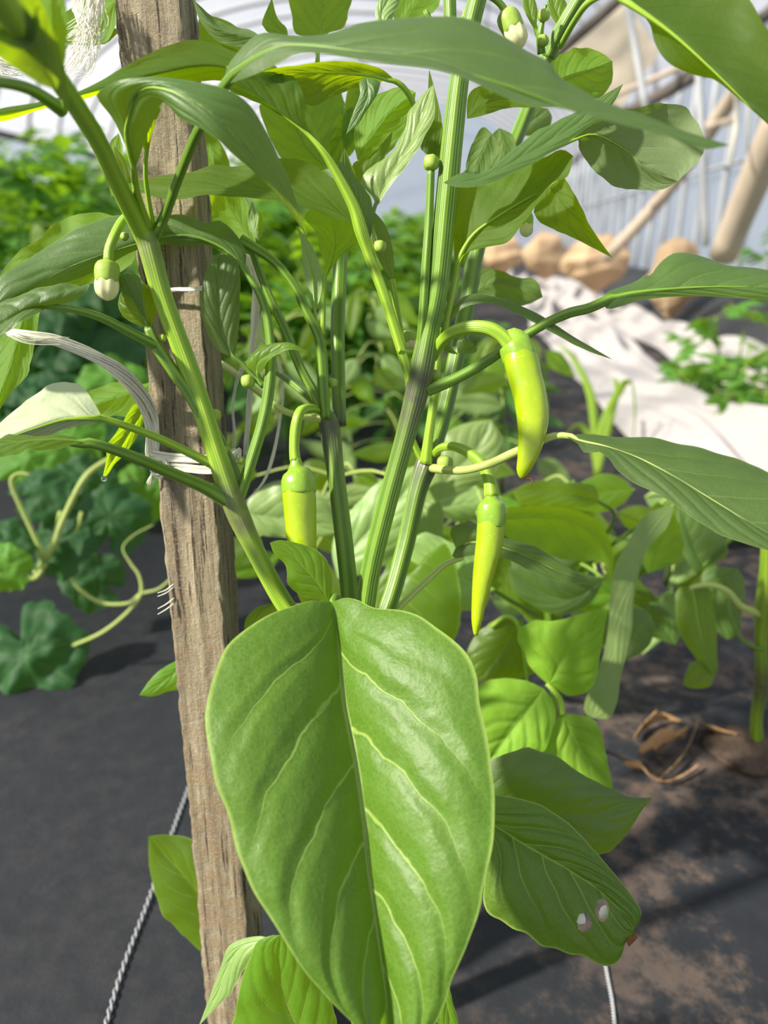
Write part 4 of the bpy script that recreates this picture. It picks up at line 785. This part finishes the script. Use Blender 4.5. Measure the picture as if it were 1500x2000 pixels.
# dew drop
c = P(203, 935, 42.4); mb = MB(); import bmesh
bm = bmesh.new(); bmesh.ops.create_uvsphere(bm, u_segments=20, v_segments=14, radius=.0016)
obj('dew_drop', [v.co + c for v in bm.verts], [tuple(v.index for v in f.verts) for f in bm.faces], M['dew']); bm.free()
recenter(tag(bpy.data.objects['dew_drop'], 'clear dew drop hanging from the tip of the narrow bright leaf left of the stake', 'drop'))
# braided cords on the ground
def braid(name, pts, r, label):
    mb = MB(); n = 420; rs = crom([(p.x, p.y, p.z, 0, 0) for p in pts], n)
    for j in range(2):
        s = []
        for i in range(n):
            a = i * .30 + j * 3.1416; p = Vector(rs[i][:3]); p.z = gz(p.x, p.y) - .006 + r * 1.5; q = Vector(rs[min(i + 1, n - 1)][:3]) - Vector(rs[max(i - 1, 0)][:3]); q.normalize(); sd_ = q.cross(Vector((0, 0, 1)))
            s.append((p + sd_ * math.cos(a) * r + Vector((0, 0, math.sin(a) * r)), r * .75))
        v, f, u, c = tube_geo(s, seg=6, n=n * 2); mb.add(v, f, u, c)
    return recenter(tag(mb.build(name, M['cord']), label, 'cord', 'braided cords on the ground fabric'))
braid('braided_cord', [GP(385, 1480, .004), GP(340, 1600, .004), GP(290, 1740, .004), GP(230, 1900, .004), GP(190, 2040, .004)], .0012, 'grey braided cord running over the ground fabric left of the stake')
braid('braided_cord', [GP(1170, 1800, .004), GP(1187, 1890, .004), GP(1198, 1950, .004), GP(1206, 2040, .004)], .0010, 'grey braided cord below the leaf with two holes')
# ================================================================ BEAN PLANT behind the big leaf
bb = GP(1120, 1440); bp = thing('bean_plant', 'bean plant with bright heart-shaped leaflets right of the broadest leaf', 'plant', bb)
LB = lambda *a, **k: leaf(bp, *a, **k)
LB('1072 1338 58 1100 1290 57.5 1140 1245 57 1191 1186 56.5', '1040 1308 1022 1273 1010 1244 1015 1224 1042 1212 1090 1213 1117 1204 1165 1190', '1087 1348 1117 1360 1151 1346 1167 1313 1175 1260 1183 1215', mat='bean', dl=.8, dr=.5, N=36, K=12)
LB('1062 1345 57 1030 1390 56.6 990 1440 56.2 940 1510 56', '1023 1328 970 1326 935 1340 915 1390 920 1450', '1078 1367 1086 1395 1078 1430 1050 1480 990 1510', mat='bean', dl=.3, dr=-.3, N=36, K=12)
LB('1098 1393 57 1115 1430 56.8 1145 1480 56.6 1198 1540 56.4', '1089 1402 1070 1435 1056 1470 1090 1505 1150 1540', '1125 1396 1158 1405 1174 1432 1186 1485', mat='bean', dl=.3, dr=.3, N=36, K=12)
stem('stem', '1068 1336 58 9 1082 1350 57.6 11 1095 1370 57.2 12 1098 1396 57 12', bp, 'stemy', seg=10)
tube('stem', [(P(1080, 1350, 58), .0018), (P(1090, 1400, 64), .002), (bb, .0025)], M['stemy'], bp, seg=10)
LB('1020 1210 62 990 1260 62 960 1300 62 930 1330 62', '980 1205 930 1240 910 1290', '1035 1260 1045 1310 990 1330', mat='leaf', dl=.5, dr=.3)
stem('stem', '1030 1335 61 6 1015 1230 61 8 990 1205 61.5 10 960 1225 62 9', bp, 'stemy', seg=10)
# ================================================================ SECOND PEPPER PLANT (middle distance, right of centre)
p2b = GP(1090, 1360); p2 = thing('chili_pepper_plant', 'pepper plant of drooping leaves in the middle distance, behind the lowest pod', 'plant', p2b)
L2 = lambda *a, **k: leaf(p2, *a, **k)
tube('main_stem', [(p2b, .005), (P(1080, 1250, 80), .005), (P(1060, 1100, 75), .004), (P(1050, 960, 70), .003)], M['stem'], p2, seg=10, ridge=.06)
L2('1318 986 64 1282 1020 63.6 1256 1058 63.2 1246 1100 63 1228 1160 62.8 1205 1230 62.6 1190 1300 62.5 1158 1402 62.5', '1262 1005 1222 1065 1200 1110 1192 1165 1188 1225 1175 1290 1140 1380', '1302 1030 1266 1068 1250 1115 1240 1160 1232 1230 1216 1310 1196 1396', mat='leafp', dl=.1, dr=.1, N=40, bul=.02, wav=.1, quilt=0)
L2('975 1015 60 1050 1010 60 1110 1015 60 1160 1045 60 1185 1085 60 1192 1135 60', '990 992 1050 990 1105 992 1155 1010 1188 1048 1199 1095', '985 1045 1040 1080 1100 1092 1150 1095 1180 1100', mat='leafy', b=1, dl=-.8, dr=1, N=36)
L2('1170 980 66 1120 965 66 1060 955 66 1000 960 66', '1160 948 1100 942 1040 940', '1150 990 1080 992 1020 985', mat='leaf')
L2('1180 1130 68 1120 1170 68 1060 1160 68 990 1110 68', '1150 1180 1080 1200 1010 1160', '1140 1120 1080 1110 1030 1100', mat='leafd')
L2('1265 1120 70 1280 1080 70 1290 1040 70 1285 980 70', '1250 1090 1245 1050 1265 1000', '1320 1100 1335 1060 1320 1010', mat='leafy', b=1)
L2('960 1150 66 900 1130 66 860 1100 66 800 1060 66', '940 1190 860 1180 800 1120', '930 1090 880 1060 830 1040', mat='leafp', dl=.5)
L2('850 980 72 880 930 72 930 880 72 960 820 72', '830 930 850 870 900 830', '900 960 960 930 985 870', mat='leafp', dl=.5)
L2('830 1110 64 790 1130 64 760 1200 64 770 1300 64', '870 1060 900 1160 880 1260', '770 1090 730 1170 740 1260', mat='leafp' if 0 else 'leaf')
L2('1010 1130 70 1040 1100 70 1080 1080 70 1140 1060 70', '1000 1090 1050 1060 1100 1040', '1040 1140 1090 1130 1130 1100', mat='leafd')
L2('1230 1180 72 1210 1220 72 1230 1260 72 1200 1300 72', '1190 1190 1170 1240', '1270 1200 1270 1260', mat='leafd')
L2('660 1130 70 700 1060 70 760 1000 70 840 900 70', '650 1060 700 980 760 930', '740 1110 800 1040 830 980', mat='leafp', dl=.5)
L2('480 1000 72 520 1010 72 580 1020 72 660 1040 72', '490 970 540 950 600 950 640 980', '500 1040 560 1050 620 1050', mat='leafp')
for s in ('1050 1120 72 8 1000 1080 68 9 975 1020 60 9', '1056 1180 75 8 1200 1060 70 9 1318 986 64 8', '1050 1200 76 8 1010 1180 70 8 960 1150 66 8', '1060 1150 74 7 1120 1100 71 8 1180 1130 68 7', '1060 1120 72 8 1150 1080 70 8 1200 1010 68 7 1170 980 66 7'):
    stem('branch', s, p2, seg=8, ridge=.03)
# ---- more plants of the middle distance, leaf by leaf
def rleaf(parent, x, y, d, ln, ang, wd, mat, b, rnd):
    ca, sa = math.cos(ang), math.sin(ang); mm = []; ll = []; rr = []; cv = rnd.uniform(-.25, .25)
    for t in (0, .25, .5, .75, 1):
        o_ = cv * ln * t * t; mm.append('%.1f %.1f %.2f' % (x + ca * ln * t - sa * o_, y + sa * ln * t + ca * o_, d - .9 * t * rnd.uniform(0, 1)))
    for t, w_ in ((.1, .55), (.3, 1), (.55, .92), (.8, .45)):
        o_ = cv * ln * t * t; px, py = x + ca * ln * t - sa * o_, y + sa * ln * t + ca * o_
        ll.append('%.1f %.1f' % (px + sa * wd * w_, py - ca * wd * w_)); rr.append('%.1f %.1f' % (px - sa * wd * w_, py + ca * wd * w_))
    return leaf(parent, ' '.join(mm), ' '.join(ll), ' '.join(rr), mat=mat, b=b, dl=rnd.uniform(-.5, 1.2), dr=rnd.uniform(-.5, 1.2), N=18, K=6)
def rplant(gx, gy, x0, x1, y0, y1, d0, d1, n, lab, seed, pale=.4, big_=1.0):
    rnd = random.Random(seed); base = GP(gx, gy); t_ = thing('chili_pepper_plant', lab, 'plant', base)
    top = P((x0 + x1) / 2, y0 + 10, (d0 + d1) / 2); mid__ = base.lerp(top, .5) + Vector((.01, .01, 0))
    tube('main_stem', [(base, .005), (mid__, .004), (top, .002)], M['stem'], t_, seg=10)
    for i in range(n):
        x = rnd.uniform(x0, x1); y = y0 + (y1 - y0) * (i + rnd.random()) / n; d = rnd.uniform(d0, d1); sc = 66.0 / d * big_
        ang = rnd.choice((0.5, 2.6)) + rnd.uniform(-.75, .75); r_ = rnd.random()
        rleaf(t_, x, y, d, rnd.uniform(110, 190) * sc, ang, rnd.uniform(26, 46) * sc, 'leafp' if r_ < pale else ('leafy' if r_ < pale + .22 else 'leaf'), 1 if r_ > .86 else 0, rnd)
        s_ = base.lerp(top, max(.05, min(.95, (P(x, y, d).z - base.z) / max(.01, top.z)))); e = P(x, y, d)
        tube('petiole', [(s_, .0016), ((s_ + e) / 2 + Vector((0, 0, .012)), .0014), (e, .0010)], M['vine'], t_, seg=6)
    return t_
rplant(690, 1190, 500, 820, 900, 1120, 74, 92, 16, 'pale-leaved pepper plant directly behind the main stems, above the broadest leaf', 11)
rplant(880, 1150, 800, 1010, 880, 1180, 76, 92, 16, 'pepper plant behind the straight hanging pod, leaves of mixed greens', 12)
rplant(1120, 1170, 1000, 1240, 930, 1190, 76, 95, 18, 'bushy pepper plant behind the arched bright leaf, right of the straight pod', 13, .25)
rplant(1300, 1140, 1240, 1420, 960, 1160, 82, 100, 13, 'pepper plant behind the largest dark right-hand leaf, left of the pale-noded stem', 14, .45)
rplant(560, 930, 450, 640, 600, 860, 120, 150, 14, 'pepper plant behind the raffia strip and thin stems right of the stake', 15, .45, 1.1)
rplant(780, 960, 640, 800, 560, 900, 115, 150, 18, 'pepper plant framed between the second stem and the thickest stem', 16, .45, 1.1)
rplant(980, 960, 850, 1080, 640, 930, 110, 140, 16, 'pepper plant behind the curved pod, reaching the fleece edge', 17, .35, 1.1)
rplant(250, 720, 20, 280, 430, 620, 150, 190, 16, 'bright bushy plant at the left behind the white flower bud', 18, .1, 1.3)
# ================================================================ THIRD PEPPER PLANT (right edge)
p3b = GP(1482, 1450); p3 = thing('chili_pepper_plant', 'pepper plant with a single pale-noded stem at the right edge of the frame', 'plant', p3b)
dd = (p3b - CAM).dot(FW) * 100
tube('main_stem', [(p3b - Vector((0, 0, .01)), .0075), (P(1477, 1400, dd * .97), .0062), (P(1487, 1335, dd * .93), .0074), (P(1486, 1250, dd * .89), .006), (P(1492, 1185, dd * .86), .0085), (P(1497, 1100, dd * .83), .0058), (P(1502, 1000, dd * .79), .0055), (P(1530, 880, dd * .75), .005)], M['stemy'], p3, seg=14, ridge=.05, tints=[.5, 0, .9, 0, .3, 0, 0, 0])
L3 = lambda *a, **k: leaf(p3, *a, **k)
L3('1350 1146 74 1358 1180 73.5 1368 1240 73 1392 1322 72.5', '1325 1150 1319 1190 1330 1240 1362 1290', '1385 1150 1397 1200 1400 1260 1401 1310', mat='leafp' if 0 else 'leaf', dl=.5, dr=.5, pet='1350 1148 74 10 1385 1143 74 12 1420 1155 74 13 1448 1185 74.5 14 1485 1198 75 18', petmat='vine')
L3('1380 1290 73 1372 1310 72.8 1355 1325 72.6 1335 1338 72.5', '1350 1295 1338 1320', '1395 1315 1385 1340 1355 1345', mat='leaf')
L3('1375 1105 76 1360 1080 76 1345 1040 76 1325 985 76', '1420 1085 1410 1040 1370 1000', '1360 1120 1335 1080 1322 1030', mat='leafd', pet='1375 1105 76 9 1400 1075 76 10 1450 1040 76 11 1500 1030 76 12')
L3('1440 1110 80 1410 1130 80 1400 1190 80 1420 1250 80', '1380 1110 1370 1170 1390 1220', '1455 1140 1450 1200 1440 1240', mat='leafd')
L3('1320 1260 78 1290 1220 78 1270 1200 78 1225 1190 78', '1290 1250 1250 1235 1235 1210', '1330 1230 1300 1190 1260 1180', mat='leafd')
stem('branch', '1490 1270 77 8 1450 1250 77 8 1425 1200 78 8 1420 1160 79 8', p3, seg=8)
# soil clump and dry leaves at its foot
def clump(c, r, hgt, seed, mat, name, label, cat, group=None):
    V = []; ns, nr_ = 28, 8
    for j in range(nr_ + 1):
        for i in range(ns):
            a = 2 * math.pi * i / ns; rr = r * math.sin(math.pi / 2 * j / nr_); z = hgt * math.cos(math.pi / 2 * j / nr_)
            q = 1 + .35 * noise.noise(Vector((math.cos(a) * 2 + seed, math.sin(a) * 2, j * .6)))
            V.append(c + Vector((math.cos(a) * rr * q, math.sin(a) * rr * q, z * q - .002)))
    Fc = [(j * ns + i, (j + 1) * ns + i, (j + 1) * ns + (i + 1) % ns, j * ns + (i + 1) % ns) for j in range(nr_) for i in range(ns)]
    return recenter(tag(obj(name, V, Fc, M[mat]), label, cat, group))
clump(GP(1460, 1462), .045, .012, 2, 'soil', 'soil_mound', 'small crumbly mound of soil at the foot of the right edge pepper stem', 'soil')
def dry(pts, wpx, label, seed):
    p = [(GP(x, y, z), w_) for x, y, z, w_ in q4(pts)]
    v, f, u, c = tube_geo([(a, b_ * wpx) for a, b_ in p], seg=12, n=40, flat=.12, lump=1.1, tw=3.0, seed=seed)
    return recenter(tag(obj('dry_leaf', v, f, M['drytan'], None, u, c), label, 'dry leaf', 'withered leaves on the ground fabric'))
dry('1240 1440 .006 .004 1262 1412 .012 .009 1290 1400 .01 .006 1330 1408 .006 .003', 1.0, 'curled dry leaf farthest from the camera on the dark fabric at the right', 1)
dry('1250 1470 .006 .005 1275 1452 .014 .011 1300 1440 .014 .010 1340 1430 .008 .006', 1.0, 'crumpled tan dry leaf in the middle of the withered leaves', 2)
dry('1222 1492 .006 .006 1252 1496 .012 .010 1270 1515 .008 .007 1300 1526 .004 .003 1340 1510 .004 .0018 1364 1492 .006 .0015', 1.0, 'dry leaf with a curling brown stalk, nearest the camera of the withered leaves', 3)
dry('1370 1415 .006 .005 1400 1425 .012 .011 1435 1436 .008 .006', 1.0, 'dry leaf touching the soil mound below the right edge stem', 4)
dry('1290 1520 .004 .002 1330 1480 .008 .003 1352 1440 .01 .0025 1362 1410 .008 .003', 1.0, 'long dry brown stalk lying across the withered leaves', 5)
# ================================================================ MELON PLANT (left)
def roundleaf(parent, x, y, d, rpx, tilt, yaw, seed, mat='melon', name='leaf', lobes=7, b=0):
    rnd = random.Random(seed); c = P(x, y, d); r = rpx * d / 100 / F
    n = (Vector((math.sin(yaw) * math.sin(tilt), -math.cos(yaw) * math.sin(tilt), math.cos(tilt)))).normalized()
    e1 = Vector((1, 0, 0)) - n * n.x; e1.normalize(); e2 = n.cross(e1); V = []; UVs = []; NS, NR = 84, 12; a0 = rnd.uniform(0, 6.28)
    for j in range(NR + 1):
        q = j / NR
        for i in range(NS):
            a = 2 * math.pi * i / NS
            notch = 1 - .75 * math.exp(-((a - math.pi) / .16) ** 2)
            rad = r * (1 + .06 * math.cos(a * 5 + seed) + .035 * math.cos(a * 13 + 1) + .02 * math.sin(a * 31 + seed)) * (1 - (1 - notch) * q)
            h = r * (.10 * q * q * math.sin(a * 4 + seed) + .02 * q * math.cos(a * lobes) + .10 * (1 - q) ** 2 - .22 * q * q + .16 * noise.noise(Vector((math.cos(a) * q * 3, math.sin(a) * q * 3, seed))))
            aa = a + a0
            V.append(c + e1 * (math.cos(aa) * rad * q) + e2 * (math.sin(aa) * rad * q) + n * h); UVs.append((i / NS, q))
    Fc = [(j * NS + i, (j + 1) * NS + i, (j + 1) * NS + (i + 1) % NS, j * NS + (i + 1) % NS) for j in range(NR) for i in range(NS)]
    if b: Fc = [f[::-1] for f in Fc]
    return obj(name, V, Fc, M[mat], parent, UVs)
mbse = GP(70, 1120); mp = thing('melon_plant', 'melon plant with rounded crinkled leaves and tendrils at the left edge', 'plant', mbse)
ML = [(55, 1280, 98, 105, 1.0, .1, 'melon'), (185, 1130, 108, 62, .9, .5, 'melon'), (115, 1060, 98, 70, 1.0, -.3, 'melon'), (10, 1060, 92, 55, .8, .4, 'melon'), (10, 1110, 88, 48, 1.2, .2, 'melony'), (215, 1010, 100, 75, .9, .2, 'melon'),
      (75, 960, 98, 60, .8, .0, 'melon'), (165, 940, 105, 60, 1.0, .4, 'melon'), (240, 880, 125, 90, 1.0, .1, 'melon'), (60, 900, 110, 70, .7, .2, 'melony'), (270, 970, 110, 60, 1.3, .1, 'melony'), (140, 860, 120, 60, 1.1, .1, 'melony')]
for i, (x, y, d, r_, ti, ya, m_) in enumerate(ML): roundleaf(mp, x, y, d, r_, ti, ya, i * 3.7, m_)
for s in ('95 1085 95 10 130 1000 95 11 165 935 95 12 200 905 96 11 250 880 97 10', '85 1085 94 9 50 1010 93 9 22 945 92 8 35 925 92 6 60 928 92 5', '90 1090 95 14 110 1050 95 14 120 1000 96 12', '100 1080 99 10 145 1045 99 10 160 1000 99 8',
          '0 1060 95 10 60 1130 96 10 90 1100 96 10'):
    stem('petiole', s, mp, 'vine', seg=10, ridge=.03)
for s in ('130 1120 98 6 160 1155 98 7 200 1178 98 7 250 1178 98 6 275 1160 98 6 310 1150 98 5 345 1120 98 4', '140 1262 100 6 200 1235 99 7 250 1195 98 7 275 1160 98 7 272 1125 98 6 255 1100 98 5 240 1070 98 3 262 1045 99 3 300 1025 100 3'):
    stem('tendril', s, mp, 'vine', seg=8, ridge=0)
stem('main_stem', '70 1120 101 12 85 1090 96 12 60 1060 96 10', mp, 'vine', seg=10)
# another melon plant further back: dark leaves between the stake and the left edge
mq = GP(160, 930); mr = thing('melon_plant', 'dark shaded melon plant behind the raffia end, between the left edge and the stake', 'plant', mq)
rnd = random.Random(77)
for i in range(60):
    x = rnd.uniform(-20, 300); y = rnd.uniform(540, 900); d = rnd.uniform(125, 175)
    roundleaf(mr, x, y, d, rnd.uniform(48, 85), rnd.uniform(.4, 1.1), rnd.uniform(-.5, .6), i * 2.3, 'melony' if rnd.random() < .22 else 'melon')
for i in range(7):
    x = rnd.uniform(0, 300); y = rnd.uniform(600, 760); q = P(x, y, 140)
    tube('petiole', [(mq.lerp(Vector((q.x, q.y, 0)), .6), .004), (Vector((q.x, q.y, q.z * .5)), .0035), (q, .0025)], M['vine'], mr, seg=8)
